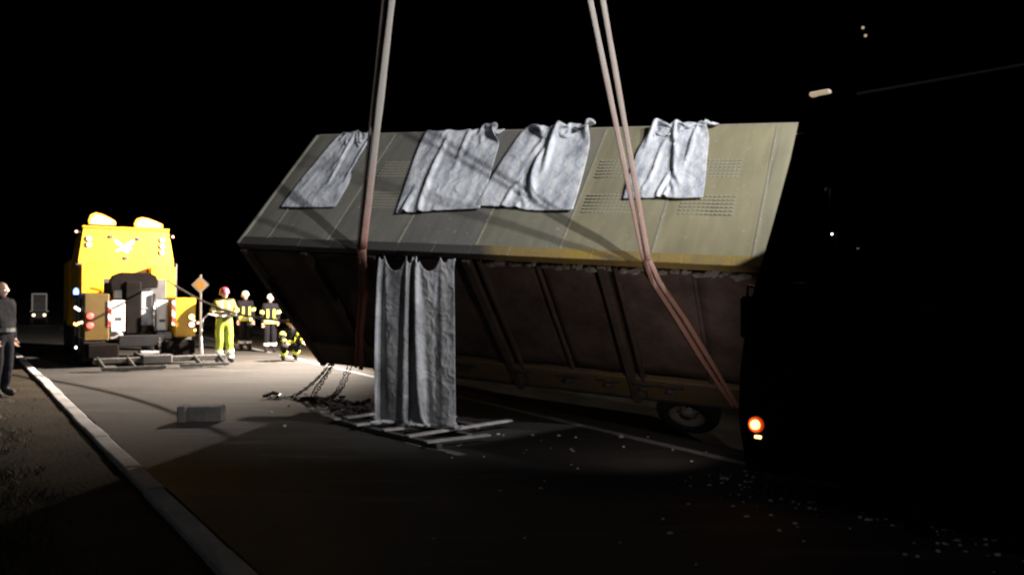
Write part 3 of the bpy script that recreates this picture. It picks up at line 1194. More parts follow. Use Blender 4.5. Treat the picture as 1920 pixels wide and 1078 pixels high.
def hanging():
    # hangs from the eave between local x 2.25 and 3.36 down to the slat frame on the road
    a = np.array(tw((2.28, -.05, .0)))
    b = np.array(tw((3.34, -.05, .0)))
    nu, nv = 64, 84
    drop = 2.16
    wid = 1.10 * 1.30
    du, dv = wid / (nu - 1), drop / (nv - 1)
    nrm = np.array((-.40, -.91, 0))
    X = np.zeros((nv, nu, 3))
    pins = np.zeros((nv, nu), bool)
    for j in range(nv):
        for i in range(nu):
            u, v = i / (nu - 1), j / (nv - 1)
            p = a + (b - a) * u
            d = .14 * fbm(u * 3.0 + 3, v * 1.0, 4, 3) + .05 * math.sin(u * 17 + 2.2 * math.sin(v * 3 + u * 4)) * (.3 + .9 * fbm(u * 2, v, 7))
            X[j, i] = p + nrm * (.05 + d) - np.array((0, 0, v * drop * .93 + .02))
    for (u, t, dz) in ((0, 0, -.02), (.08, .05, .0), (.34, .36, .01), (.46, .43, .0), (.54, .50, .01), (.63, .53, -.05), (.86, .80, .01), (.95, .88, -.02), (1.0, 1.0, .0)):
        i = int(round(u * (nu - 1)))
        pins[0, i] = True
        X[0, i] = a + (b - a) * t + nrm * (.03 + .02 * math.sin(i * 2.1)) + np.array((0, 0, -.02 + dz))

    for (u, t, back) in ((.0, .10, .02), (.45, .46, -.05), (1.0, .90, .03)):
        i = int(round(u * (nu - 1)))
        pins[nv - 1, i] = True
        q = a + (b - a) * t
        X[nv - 1, i] = (q[0] + nrm[0] * (.1 + back), q[1] + nrm[1] * (.1 + back), .115)

    def col(X, P):
        g = X[..., 2] < .105
        X[..., 2] = np.where(g, .105, X[..., 2])
        for ax in (0, 1):
            X[..., ax] = np.where(g, X[..., ax] * .5 + P[..., ax] * .5, X[..., ax])
        return X, P
    X = drape(X, du, dv, pins, (0, 0, -9.8), col, 110, 12, bend=.35, damp=.97)
    o = cloth_object('tarpaulin', X, None, 'cloth_dark', 4)
    tag(o, 'long tarpaulin hanging from the eave down to the road like a curtain', 'tarpaulin', 'tarpaulins over the trailer')
    return o


hanging()

# ------------------------------------------------------------------ slings
HOOK = V((-0.47, 9.3, 12.7))


def ribbon(pts, w, name, m, parent, th=.20, upv=(0, -1, 0)):
    # subdivide
    P = [V(p) for p in pts]
    out = []
    for i in range(len(P) - 1):
        k = max(2, int((P[i + 1] - P[i]).length / .12))
        for j in range(k):
            out.append(P[i].lerp(P[i + 1], j / k))
    out.append(P[-1])
    rs = [w / 2 * (1 + .16 * fbm(i * .17, w * 40)) for i in range(len(out))]
    mb = MB()
    mb.tube(out, rs, 10, flat=th, up=upv)
    return mb.build(name, m, parent, smooth=True)


def sling(label, cx, dx_hook, low, w, mats, off=.03, joint=None):
    root = empty('lifting_sling', loc=(HOOK.x, HOOK.y, HOOK.z))
    tag(root, label, 'sling', 'lifting slings round the trailer')
    inv = V(HOOK)
    c = tw((cx, -.03, .05)) + V((0, -off, 0))
    top = HOOK + V(dx_hook)
    up_pts = [top - inv, (top * .5 + c * .5 + V((.02, -.0, 0))) - inv, c - inv]
    ribbon(up_pts, w, 'strap', mats[0], root)
    if joint:
        q0, q1 = up_pts[1].lerp(up_pts[2], joint), up_pts[1].lerp(up_pts[2], joint + .022)
        mb = MB()
        mb.tube([q0, q0.lerp(q1, .3), q0.lerp(q1, .7), q1], [w * .45, w * .75, w * .75, w * .45], 10, flat=.6)
        mb.build('coupling', 'sling_dark', root)
    lo = [c - inv] + [tw(p) - inv for p in low]
    lo[0] = lo[0] + V((0, 0, .02))
    ribbon(lo, w * .85, 'lower_strap', mats[1], root)
    return root


sling('pale grey lifting strap at the front of the left pair over the trailer roof', 2.04, (-.10, 0, 0),
      [(2.0, -.09, -.10), (1.72, -.09, -.75), (1.25, -.08, -1.6), (.80, -.08, -2.55)], .086, ('sling_left', 'sling_left'))
sling('thin dark strap half hidden behind the pale strap of the left pair', 1.97, (-.34, .2, 0),
      [(1.93, -.08, -.10), (1.65, -.08, -.75), (1.18, -.08, -1.6), (.72, -.08, -2.52)], .05, ('sling_dark', 'sling_left'), joint=.72)
sling('left strand of the two straps crossing the right part of the roof', 5.55, (-.22, 0, 0),
      [(5.62, -.09, -.20), (5.80, -.10, -.75), (6.02, -.10, -1.5), (6.32, -.09, -2.45)], .060, ('sling_right', 'sling_right'), joint=.36)
sling('right strand of the two straps crossing the right part of the roof', 5.60, (.16, 0, 0),
      [(5.70, -.10, -.20), (5.90, -.11, -.75), (6.12, -.11, -1.5), (6.38, -.10, -2.45)], .060, ('sling_right', 'sling_right'))

# ------------------------------------------------------------------ heavy recovery truck
tt = empty('recovery_truck', loc=(-8.89, 19.35, 0), rz=R(33))
tag(tt, 'yellow heavy recovery truck seen from behind with lit amber light bars on its cab', 'truck')


def part(name, m, parent, *boxes, bev=0.0):
    mb = MB()
    for (a, b) in boxes:
        mb.b2(a, b, bev=bev)
    return mb.build(name, m, parent)


# chassis and wheels
part('chassis', 'black', tt, ((-.5, .1, .45), (.5, 7.2, .72)))
for (x, y) in ((-1.0, 1.2), (1.0, 1.2), (-1.0, 2.55), (1.0, 2.55), (-1.05, 6.2), (1.05, 6.2)):
    mb = MB()
    sd = -1 if x < 0 else 1
    w_ = .26 if y < 4 else .15
    mb.lathe([(.28, -w_), (.46, -w_ - .01), (.51, -w_ + .06), (.515, 0), (.51, w_ - .06), (.46, w_ + .01), (.28, w_)], (x, y, .515), (sd, 0, 0), 32, ring=True)
    ty = mb.build('wheel', 'rubber', tt, smooth=True)
    mb = MB()
    mb.lathe([(.29, -.1), (.295, w_ - .01), (.26, w_ - .03), (.17, w_ - .12), (.12, w_ - .03), (.0, w_ - .03)], (x, y, .515), (sd, 0, 0), 24)
    mb.build('rim', 'rim', ty, smooth=True)
# cab block with its tall yellow back wall
mb = MB()
y0, y1 = 2.6, 4.9
vs = [(-1.16, y0, 1.55), (1.16, y0, 1.55), (1.16, y0, 2.6), (1.02, y0, 3.46), (-1.04, y0, 3.5), (-1.16, y0, 2.6),
      (-1.16, y1, 1.55), (1.16, y1, 1.55), (1.16, y1, 2.6), (1.02, y1, 3.3), (-1.04, y1, 3.3), (-1.16, y1, 2.6)]
fs = [(0, 1, 2, 5), (5, 2, 3, 4), (11, 8, 7, 6), (10, 9, 8, 11), (0, 6, 7, 1), (1, 7, 8, 2), (2, 8, 9, 3), (3, 9, 10, 4), (4, 10, 11, 5), (5, 11, 6, 0)]
mb.add(vs, fs)
cab = mb.build('cab', 'truck_yellow', tt)
for x in (-.52, .50):
    part('panel_joint', 'truck_shade_joint', cab, ((x - .006, y0 - .006, 1.75), (x + .006, y0 + .002, 3.2)))
part('cab_front', 'truck_yellow', tt, ((-1.2, 4.95, .75), (1.2, 7.0, 2.75)), bev=.12)
part('windscreen', 'glass', tt, ((-1.05, 7.0, 1.75), (1.05, 7.02, 2.6)))
part('roof_ledge', 'truck_yellow', tt, ((-1.08, 2.48, 3.46), (1.02, 2.9, 3.50)))
# light bars: amber lenses on dark feet, outline swollen to include their glare
for (xa, xb, z) in ((-.92, -.30, 3.60), (.18, .86, 3.58)):
    lb = MB()
    lb.b2((xa, 2.50, z - .09), (xb, 2.76, z - .05), bev=.01)
    bar = lb.build('light_bar', 'black', tt)
    w_ = xb - xa
    hk = 1.0 if xa < 0 else .82
    glare_outline = [(0, -.048), (-.02, .06 * hk), (.06, .20 * hk), (.24, .26 * hk), (.50, .22 * hk), (.80, .13 * hk), (1.0, .05 * hk), (1.01, -.048)]
    mb = MB()
    mb.prism([(a_ * w_, b_) for a_, b_ in glare_outline], .20, ((xa, 2.54, z), (1, 0, 0), (0, 0, 1), (0, 1, 0)))
    mb.build('lens', 'lens_amber', bar)
    for i in range(6):
        t0_, t1_ = .06 + .145 * i, .06 + .145 * i + .13
        h_ = (.12, .19, .19, .16, .12, .07)[i] * hk
        mb = MB()
        mb.b2((xa + w_ * t0_, 2.527, z - .035), (xa + w_ * t1_, 2.538, z + h_), bev=.005)
        mb.build('lamp_element', 'beacon_hot', bar)
# round work lamps and corner markers


def lamp(name, m, parent, c, r, dirv=(0, -1, 0), housing='black'):
    mb = MB()
    mb.lathe([(r * 1.25, -.05), (r * 1.25, .015), (r * 1.02, .02), (r * 1.02, .0)], c, dirv, 18)
    h_ = mb.build(name, housing, parent)
    mb = MB()
    mb.lathe([(r, .002), (r * .97, .018), (r * .6, .032), (r * .05, .038)], c, dirv, 18)
    mb.build('lens', m, h_, smooth=True)
    return h_


for (x, z) in ((-.92, 3.17), (-.92, 3.01), (.86, 3.20), (.86, 3.03), (.86, 2.86)):
    lamp('work_lamp', 'lamp_warm', tt, (x, y0 - .03, z), .06)
for (x, z) in ((-1.22, 3.34), (1.12, 3.30)):
    mb = MB()
    mb.tube([(x * .86, y0 + .1, z), (x, y0 - .02, z)], .02, 8)
    mb.build('marker_arm', 'black', tt)
    lamp('marker_lamp', 'lamp_redhot', tt, (x, y0 - .05, z), .032)
# bird emblem, flat cut-out on the back wall
poly = [(-.24, .17), (-.19, .19), (-.10, .11), (-.02, .05), (.0, .055), (.03, .06), (.09, .12), (.19, .19), (.24, .185), (.20, .09), (.10, .01),
        (.19, -.02), (.17, -.06), (.06, -.06), (.11, -.14), (.06, -.16), (.0, -.10), (-.04, -.08), (-.19, -.12), (-.20, -.09), (-.09, -.03), (-.05, .0), (-.18, .07)]
mb = MB()
mb.prism(poly, .008, ((-.08, y0 - .004, 2.98), (1.05, 0, 0), (0, 0, 1.05), (0, -1, 0)))
emb = mb.build('emblem', 'white', tt)
emb['label'] = 'white bird with spread wings'
for (x, z) in ((-.04, 2.68), (-.40, 3.24), (.26, 3.2)):
    part('rear_camera', 'darkgrey', tt, ((x - .05, y0 - .05, z - .045), (x + .05, y0 + .0, z + .045)), bev=.012)
# body: side lockers, shoulders, recess
part('left_locker', 'truck_shade_joint', tt, ((-1.24, .02, .62), (-.72, 2.7, 1.72)), bev=.02)  # shade of the mast is put into this locker's colour
part('right_locker', 'truck_yellow', tt, ((.74, .02, .66), (1.22, 2.7, 1.62)), bev=.02)
part('left_shoulder', 'truck_yellow', tt, ((-1.12, 2.3, 1.74), (-.40, 2.58, 2.52)), bev=.02)
part('right_shoulder', 'truck_yellow', tt, ((.52, 2.2, 1.64), (1.14, 2.58, 2.45)), bev=.02)
part('recess_wall', 'darkgrey', tt, ((-.71, 1.2, .73), (.73, 1.30, 2.1)))
part('grab_rail', 'chrome', tt, ((-1.32, 1.3, 2.44), (-1.13, 1.33, 2.47)))
# boom mast in the middle
part('mast', 'mastblack', tt, ((-.34, .30, .74), (.02, .92, 2.02)), bev=.03)
mb = MB()
prof_ = [(-.62, 1.80), (-.64, 2.02), (-.58, 2.17), (-.42, 2.24), (.22, 2.23), (.36, 2.16), (.40, 2.02), (.38, 1.86)]
mb.prism([(a, b) for a, b in prof_], .55, ((0, .35, 0), (1, 0, 0), (0, 0, 1), (0, 1, 0)))
mb.build('mast_cover', 'mastblack', tt)
part('boom_plate', 'grey', tt, ((.03, .42, .95), (.27, .52, 1.84)), bev=.01)
part('boom_plate', 'grey', tt, ((.03, .40, 1.36), (.26, .415, 1.38)))
part('boom_plate', 'grey', tt, ((-.58, .40, 1.60), (-.40, .55, 1.92)), bev=.02)
mb = MB()
mb.tube([(.31, .38, .62), (.31, .38, 1.72)], .035, 12)
mb.build('cylinder_rod', 'chrome', tt, smooth=True)
part('winch_housing', 'darkgrey', tt, ((-.62, .55, 1.45), (-.36, 1.0, 1.62)))
wp = part('white_panel', 'white', tt, ((-.66, .12, .82), (-.37, .17, 1.56)), bev=.01)
part('panel_label', 'darkgrey', wp, ((-.58, .112, 1.08), (-.44, .122, 1.16)))
part('panel_louvre', 'darkgrey', wp, *[((-.64, .116, 1.26 + .05 * k), (-.39, .121, 1.265 + .05 * k)) for k in range(5)])['kind'] = 'stuff'
wp = part('white_panel', 'white', tt, ((.38, .42, .82), (.64, .47, 1.56)), bev=.01)
part('panel_label', 'darkgrey', wp, ((.44, .412, 1.02), (.58, .422, 1.09)))
for x in (-.715, .70):
    part('hazard_strip', 'stripes', tt, ((x - .035, .00, .95), (x + .035, .03, 1.55)))
mb = MB()
mb.tube([(-.78, .30, .9), (-.78, .30, 1.62)], .028, 10)
mb.build('grab_post', 'chrome', tt)
mb = MB()
mb.tube([(.96, 1.2, 1.6), (.97, 1.2, 2.5), (.72, 1.25, 2.52)], .022, 8)
mb.build('grab_post', 'darkgrey', tt)
# fittings at bumper height
part('hose_bundle', 'grey', tt, ((-.70, .2, .62), (-.40, .36, .80)), bev=.03)
part('hose_bundle', 'grey', tt, ((.36, .2, .60), (.70, .36, .78)), bev=.03)
part('bumper_strip', 'chrome', tt, ((-1.24, -.03, .56), (-.80, .0, .60)))
part('stowage_box', 'mastblack', tt, ((-1.18, -.12, .20), (-.52, .25, .54)), bev=.03)
part('stowage_box', 'mastblack', tt, ((.48, -.12, .20), (1.18, .25, .58)), bev=.03)
part('base_plate', 'grey', tt, ((-.05, -.10, .28), (.36, .3, .34)), bev=.01)
part('mudflap', 'black', tt, ((-1.24, .27, .12), (-.78, .29, .55)))
for (a_, b_) in ((.30, .36),):
    cl = MB()
    for k in range(8):
        cl.lathe([(.035, -.012), (.035, .012)], (.38, -.05 + .02 * (k % 2), .24 + k * .055), (1, 0, 0) if k % 2 else (0, 1, 0), 8)
    cl.build('lashing_chain', 'steel', tt)['kind'] = 'stuff'
# tail lamps
for (x, z, r, m) in ((-1.12, 1.20, .075, 'lamp_red'), (-1.12, .98, .075, 'lamp_red'), (1.12, 1.15, .07, 'lamp_amber'), (1.12, .96, .07, 'lamp_redhot')):
    lamp('tail_lamp', m, tt, (x, .0, z), r)
for (x, z, m) in ((-1.30, 1.05, 'lamp_redhot'), (-1.36, 1.03, 'lamp_amber'), (1.27, 1.0, 'lamp_redhot'), (1.18, 1.06, 'lamp_redhot'), (1.20, .82, 'lamp_amber')):
    lamp('marker_lamp', m, tt, (x, .02, z), .032)
# left flank: pale locker doors, handrails, marker lamps, blue flasher
for (ya, yb, m) in ((.75, 1.2, 'white'), (2.0, 2.35, 'grey')):
    part('locker_door', m, tt, ((-1.27, ya, .66), (-1.245, yb, 1.64)), bev=.006)
for y_ in (.35, .55):
    mb = MB()
    mb.tube([(-1.29, y_, .7), (-1.29, y_, 1.62)], .02, 8)
    mb.build('grab_post', 'chrome', tt)
for (y_, z, m) in ((1.30, 1.38, 'lamp_white'), (.80, 1.36, 'lamp_white'), (.34, 1.34, 'lamp_white'), (1.5, .98, 'lamp_amber'), (1.05, .97, 'lamp_amber'), (1.1, .42, 'lamp_white')):
    lamp('side_lamp', m, tt, (-1.31, y_, z), .035, (-.75, -.66, 0))
mb = MB()
mb.lathe([(.07, 0), (.07, .03), (.055, .04)], (-1.34, .95, 1.66), (0, 0, 1), 16)
fl = mb.build('flasher', 'black', tt)
mb = MB()
mb.lathe([(.05, .04), (.06, .08), (.055, .15), (.03, .19), (.004, .2)], (-1.34, .95, 1.66), (0, 0, 1), 16)
mb.build('lens', 'lamp_blue', fl, smooth=True)
part('flasher_arm', 'black', tt, ((-1.36, .90, 1.62), (-1.2, 1.0, 1.66)))
# underlift with crossbar and forks, folded down behind the truck
ul = part('underlift_beam', 'darkgrey', tt, ((-.16, -1.25, .10), (.18, .3, .30)), bev=.02)
part('crossbar', 'steel', tt, ((-1.18, -1.38, .16), (1.62, -1.22, .29)), bev=.02)
part('crossbar_block', 'darkgrey', tt, ((-.2, -1.45, .13), (.42, -1.15, .33)), bev=.02)
for x in (-1.05, -.45, .95, 1.5):
    mb = MB()
    mb.tube([(x - .06, -1.30, .28), (x + .06, -1.62, .07)], .035, 8, flat=1.6)
    mb.build('fork_arm', 'steel', tt)
part('fork_rail', 'steel', tt, ((-1.05, -1.68, .04), (.25, -1.60, .11)), ((.55, -1.68, .05), (1.62, -1.60, .12)))['kind'] = 'stuff'

# winch cable to the trailer
mb = MB()
ca, cb_ = V((-8.5, 19.8, 2.05)), tw((.05, .25, -1.95))
pts = []
for i in range(25):
    t = i / 24
    p = ca.lerp(cb_, t)
    p.z -= .25 * math.sin(math.pi * t)
    pts.append(p)
mb.tube(pts, .022, 8)
tag(mb.build('winch_cable', 'darkgrey', smooth=True), 'dark winch cable running from recovery truck mast to the raised trailer corner', 'cable')

# ------------------------------------------------------------------ priority road sign
sg = empty('priority_road_sign', loc=(-8.5, 21.95, 0), rz=R(1))
tag(sg, 'diamond shaped priority road sign, white edged yellow, on a thin grey pole', 'road sign')
mb = MB()
mb.tube([(0, 0, -.02), (0, 0, 2.25)], .03, 10)
mb.build('pole', 'darkgrey', sg)
h = .235


def diamond(hw, y, th):
    return [(0, -hw), (hw, 0), (0, hw), (-hw, 0)], th, ((0, y, 1.98), (1, 0, 0), (0, 0, 1), (0, -1, 0))


mb = MB()
mb.prism(*diamond(h, -.035, .006))
mb.build('sign_plate', 'sign_white', sg)
mb = MB()
mb.prism(*diamond(h * .60, -.042, .003))
mb.build('sign_centre', 'sign_yellow', sg)

# ------------------------------------------------------------------ timber blocks, pallet, chains, debris
mb = MB()
mb.box((0, 0, .10), (.44, .20, .20), bev=.012)
o = mb.build('timber_block', 'wood')
o.location = (-3.99, 10.52, .002)
o.rotation_euler = (0, 0, R(4))
tag(o, 'long squared timber block lying on the lit road', 'timber', 'timber blocks on the road')
mb = MB()
mb.box((0, 0, .105), (.10, .30, .21), bev=.01)
o = mb.build('timber_block', 'wood')
o.location = (-4.29, 10.52, .002)
o.rotation_euler = (0, 0, R(9))
tag(o, 'short timber block standing against the left end of the long one', 'timber', 'timber blocks on the road')

pal = empty('broken_pallet', loc=(-2.30, 10.34, 0), rz=math.atan2(-.76, .65))
tag(pal, 'flattened wooden slat frame lying on the road under the hanging tarpaulin', 'pallet')
rnd = random.Random(8)
for (y, x0, x1, dz) in ((0.02, 0.0, 2.35, 0), (.62, -.15, 2.05, 0), (1.12, .1, 1.6, .0)):
    mb = MB()
    mb.box(((x0 + x1) / 2, y, .035 + dz), (x1 - x0, .075, .055), Matrix.Rotation(rnd.uniform(-.02, .02), 3, 'Z'), bev=.005)
    mb.build('stringer', 'wood', pal)
for (x, y0_, y1_, dz, tw_) in ((.08, -.05, .75, 0, .05), (.40, .35, 1.25, 0.0, -.04), (.72, -.1, .62, .0, .06), (1.02, .25, 1.2, 0, .02), (1.32, -.05, .95, .0, -.05), (1.78, -.05, 1.5, .01, .03), (2.28, -.1, .7, .0, -.12)):
    mb = MB()
    mb.box((x, (y0_ + y1_) / 2, .076 + dz), (.09, y1_ - y0_, .022), Matrix.Rotation(tw_, 3, 'Z') @ Matrix.Rotation(rnd.uniform(-.02, .03), 3, 'X'), bev=.003)
    mb.build('slat', 'wood_pale', pal)


def chain(mb, pts, pitch=.05, r=.009):
    P = [V(p) for p in pts]
    seg = []
    for i in range(len(P) - 1):
        k = max(1, int((P[i + 1] - P[i]).length / pitch))
        seg += [P[i].lerp(P[i + 1], j / k) for j in range(k)]
    seg.append(P[-1])
    for i in range(len(seg) - 1):
        a, b = seg[i], seg[i + 1]
        t = (b - a).normalized()
        u = V((0, 0, 1)) if abs(t.z) < .8 else V((1, 0, 0))
        u = (u - t * u.dot(t)).normalized()
        w = t.cross(u)
        if i % 2:
            u, w = w, u
        c = (a + b) / 2
        loop = [c + t * math.cos(q) * pitch * .72 + u * math.sin(q) * pitch * .42 for q in [2 * math.pi * k / 8 for k in range(9)]]
        mb.tube(loop, r, 5, cap=False)


def catpts(a, b, sag, n=14):
    a, b = V(a), V(b)
    return [a.lerp(b, i / n) - V((0, 0, sag * math.sin(math.pi * i / n))) for i in range(n + 1)]


LLc = tw((.12, .12, -2.66))
chn = empty('chain_bundle', loc=(LLc.x, LLc.y, 0))
tag(chn, 'tangled lashing chains hanging from lowest trailer corner onto the road', 'chain')
org = V((LLc.x, LLc.y, 0))
gpt = V((-3.55, 12.9, .03))
strands = [
    catpts(LLc - org, gpt - org, .10),
    catpts(LLc + V((.02, .1, 0)) - org, gpt + V((.06, .06, 0)) - org, .04),
    catpts(LLc + V((.05, .05, 0)) - org, V((-3.15, 12.75, .03)) - org, .0),
    catpts(LLc + V((.28, -.1, -.02)) - org, V((-2.95, 12.7, .03)) - org, .16),
    catpts(LLc + V((.34, -.1, -.02)) - org, V((-2.85, 12.75, .03)) - org, .12),
    [V((-3.9, 12.85, .03)) - org, V((-3.7, 12.75, .03)) - org, gpt - org, V((-3.4, 12.7, .03)) - org, V((-3.1, 12.8, .03)) - org, V((-2.8, 12.6, .03)) - org],
]
for st in strands:
    mb = MB()
    chain(mb, st, .05, .008)
    mb.build('chain_strand', 'steel', chn)['kind'] = 'stuff'
mb = MB()
mb.tube([V((-3.95, 12.8, .05)) - org, V((-3.85, 12.95, .09)) - org, V((-3.72, 12.92, .06)) - org, V((-3.72, 12.8, .04)) - org], .03, 8)
mb.build('chain_hook', 'steel', chn)
mb = MB()
mb.tube([LLc + V((.05, .1, 0)) - org, V((-3.12, 12.8, .2)) - org, V((-3.2, 12.75, .03)) - org, V((-3.0, 12.6, .02)) - org], .03, 8, flat=.3)
mb.build('strap_end', 'rail_yellow', chn)


def lumps(name, label, cat, n, fn, rr, m, flat=.6, seed=1, sub=1):
    rnd = random.Random(seed)
    mb = MB()
    bm = bmesh.new()
    bmesh.ops.create_icosphere(bm, subdivisions=sub, radius=1)
    base = [v.co.copy() for v in bm.verts]
    bm.verts.index_update()
    faces = [[v.index for v in f.verts] for f in bm.faces]
    bm.free()
    for i in range(n):
        c = fn(rnd)
        r = rnd.uniform(*rr)
        sx, sy, sz = rnd.uniform(.7, 1.6), rnd.uniform(.7, 1.4), flat * rnd.uniform(.7, 1.3)
        k = rnd.uniform(0, 50)
        vs = [V(c) + V((b.x * sx, b.y * sy, b.z * sz)) * r * (1 + .35 * noise.noise(b * 1.7 + V((k, 0, 0)))) for b in base]
        mb.add(vs, faces)
    o = mb.build(name, m, rec=False)
    tag(o, label, cat, kind='stuff')
    return o


def heap(rnd):
    t = rnd.random()
    p = V((-3.3, 12.75, 0)).lerp(V((-1.55, 11.1, 0)), t ** .8)
    wd = .10 + .20 * t
    return (p.x + rnd.gauss(0, wd), p.y + rnd.gauss(0, wd * .8), .012 + abs(rnd.gauss(0, .018 + .03 * t)))


lumps('spilled_dirt', 'dark ridge of spilled dirt on the road between chains and pallet', 'dirt', 300, heap, (.02, .055), 'dirt', .6, 21)


def pale(rnd):
    t = rnd.random()
    p = V((-3.3, 12.4, 0)).lerp(V((.6, 8.6, 0)), t)
    return (p.x + rnd.gauss(0, .35), p.y + rnd.gauss(0, .45), .012)


lumps('pale_fragments', 'small pale fragments strewn on the road around the pallet', 'debris', 48, pale, (.006, .028), 'wood_pale', .6, 4)


def glitter(rnd):
    t = rnd.random()
    p = V((1.9, 7.4, 0)).lerp(V((3.3, 4.9, 0)), t)
    q = p + EN * (rnd.gauss(0, .38) + .15)
    return (q.x, q.y, max(0.006, ground_z(q.x, q.y) + .012))


lumps('glass_fragments', 'glinting crumbs of broken glass on the ground by the black vehicle', 'debris', 260, glitter, (.004, .018), 'glint', .6, 6)


def stray(rnd):
    return (rnd.uniform(-.8, 2.2), rnd.uniform(4.8, 9.5), .008)


lumps('stray_crumbs', 'few stray crumbs on the dark foreground asphalt', 'debris', 26, stray, (.006, .018), 'glint', .6, 16)

# ------------------------------------------------------------------ black crane truck at the right (only its near front corner is in view)
CA = math.atan2(-.7071, .7071)
cr = empty('crane_truck', loc=(1.8, 6.4, 0), rz=CA)
tag(cr, 'unlit black crane truck looming at right with one glowing orange side lamp', 'crane truck')
CW = 2.5
front = [(.05, .36), (0, .66), (.014, 1.0), (.07, 1.43), (.19, 1.85), (.297, 2.17), (.438, 2.64), (.537, 3.04)]


def fx(z):
    for (a, za), (b, zb) in zip(front, front[1:]):
        if za <= z <= zb:
            return a + (b - a) * (z - za) / (zb - za)
    return front[-1][0]


def side_plate(poly, y, th):
    return poly, th, ((0, y, 0), (1, 0, 0), (0, 0, 1), (0, 1, 0))


SF = ((0, 0, 0), (1, 0, 0), (0, 0, 1), (0, 1, 0))


def cabpoly(zs):
    return [(fx(z), z) for z in zs]


lowp = [(2.6, .26), (.06, .26)] + cabpoly([.36, .66, 1.0, 1.43, 1.72]) + [(2.6, 1.72)]
for (nm, y) in (('near_door', 0.0), ('far_door', CW - .06)):
    mb = MB()
    mb.prism(lowp, .06, ((0, y, 0), (1, 0, 0), (0, 0, 1), (0, 1, 0)))
    d = mb.build('cab_side', 'blackgloss', cr)
    part('door_handle', 'black', d, ((1.35, y - .03 if y == 0 else y + .06, 1.52), (1.55, y if y == 0 else y + .09, 1.57)))
    # pillars
    mb = MB()
    mb.prism(cabpoly([1.722, 2.17, 2.64, 2.84]) + [(fx(2.84) + .20, 2.84), (fx(1.73) + .52, 1.722)], .06, ((0, y, 0), (1, 0, 0), (0, 0, 1), (0, 1, 0)))
    mb.build('front_pillar', 'blackgloss', cr)
    part('rear_pillar', 'blackgloss', cr, ((2.2, y, 1.722), (2.6, y + .06, 2.84)))
    mb = MB()
    mb.prism([(fx(1.73) + .525, 1.724), (fx(2.84) + .205, 2.838), (2.198, 2.838), (2.198, 1.724)], .012, ((0, y + .022, 0), (1, 0, 0), (0, 0, 1), (0, 1, 0)))
    mb.build('side_window', 'glass', cr)
mb = MB()
mb.prism([(fx(2.845), 2.845), (.537, 3.04), (.66, 3.10), (2.6, 3.10), (2.6, 2.845)], CW, ((0, 0, 0), (1, 0, 0), (0, 0, 1), (0, 1, 0)))
mb.build('cab_roof', 'blackgloss', cr)
part('roof_gutter', 'grey', cr, ((.95, -.018, 3.05), (2.9, -.003, 3.066)))
mb = MB()
mb.prism([(.06, .26)] + cabpoly([.36, .66, 1.0, 1.43, 1.72]) + [(fx(1.72) + .05, 1.72), (.1, .9), (.12, .26)], CW - .124, ((0, .062, 0), (1, 0, 0), (0, 0, 1), (0, 1, 0)))
mb.build('cab_front', 'blackgloss', cr)
mb = MB()
mb.prism([(fx(1.74), 1.725), (fx(2.84), 2.84), (fx(2.84) + .012, 2.84), (fx(1.74) + .012, 1.725)], CW - .124, ((0, .062, 0), (1, 0, 0), (0, 0, 1), (0, 1, 0)))
mb.build('windscreen', 'glass', cr)
part('cab_floor', 'black', cr, ((.13, .065, .5), (2.6, CW - .065, .62)))
mb = MB()
mb.tube([(.2, -.0, 1.68), (.14, -.10, 1.70), (.14, -.11, 1.6)], .012, 8)
ma = mb.build('mirror_arm', 'blackgloss', cr)
part('mirror', 'blackgloss', cr, ((.10, -.16, 1.30), (.17, -.05, 1.62)), bev=.02)
# front lamps shining at the trailer side
for y in (.35, 2.1):
    lamp('head_lamp', 'lamp_dim', cr, (-.005, y, .75), .09, (-1, 0, 0))
# side position lamp; its glowing rim stands in for the red halo
mb = MB()
mb.lathe([(.062, -.02), (.062, .02), (.052, .026), (.045, .012)], (.155, .0, .62), (0, -1, 0), 20)
sl_ = mb.build('side_lamp', 'lamp_halo', cr)
mb = MB()
mb.lathe([(.036, .016), (.034, .035), (.02, .05), (.003, .055)], (.155, .0, .62), (0, -1, 0), 20)
mb.build('lens', 'lamp_orange', sl_, smooth=True)
part('side_reflector', 'lamp_amber', cr, ((.145, -.014, .515), (.195, .0, .535)))  # glows by emission in place of reflected light
part('roof_lamp', 'lamp_dim', cr, ((.60, -.02, 3.102), (.75, .03, 3.135)), bev=.01)
part('mirror_glint', 'lamp_dim', cr, ((.05, -.012, 1.40), (.07, .0, 1.44)))  # added glowing chip for the small reflection at the mirror
# carrier deck, superstructure, wheels, outriggers and boom (out of frame)
part('carrier', 'black', cr, ((2.65, .0, .45), (11.5, CW, 1.35)), bev=.04)
part('superstructure', 'black', cr, ((5.4, .3, 1.36), (10.4, CW - .3, 2.9)), bev=.08)
for x in (3.5, 5.2, 8.4, 10.0):
    for y in (.22, CW - .22):
        mb = MB()
        sd = -1 if y < 1 else 1
        mb.lathe([(.3, -.2), (.5, -.2), (.56, -.15), (.565, 0), (.56, .15), (.5, .2), (.3, .2)], (x, y, .565), (0, sd, 0), 28, ring=True)
        ty = mb.build('wheel', 'rubber', cr, smooth=True)
        mb = MB()
        mb.lathe([(.31, -.1), (.31, .18), (.2, .08), (.12, .16), (0, .16)], (x, y, .565), (0, sd, 0), 20)
        mb.build('rim', 'darkgrey', ty, smooth=True)
for x in (1.32, 1.86):
    mb = MB()
    mb.tube([(x, .08, .03), (x, .08, .5)], .055, 12)
    mb.tube([(x, .08, .0), (x, .08, .03)], .10, 16)
    mb.build('support_leg', 'black', cr)
inv = cr.matrix_basis.copy()
bpy.context.view_layer.update()
cri = cr.matrix_world.inverted()
BT = V((-.47, 9.3, 26.0))
BB = V((7.9, 2.1, 3.0))
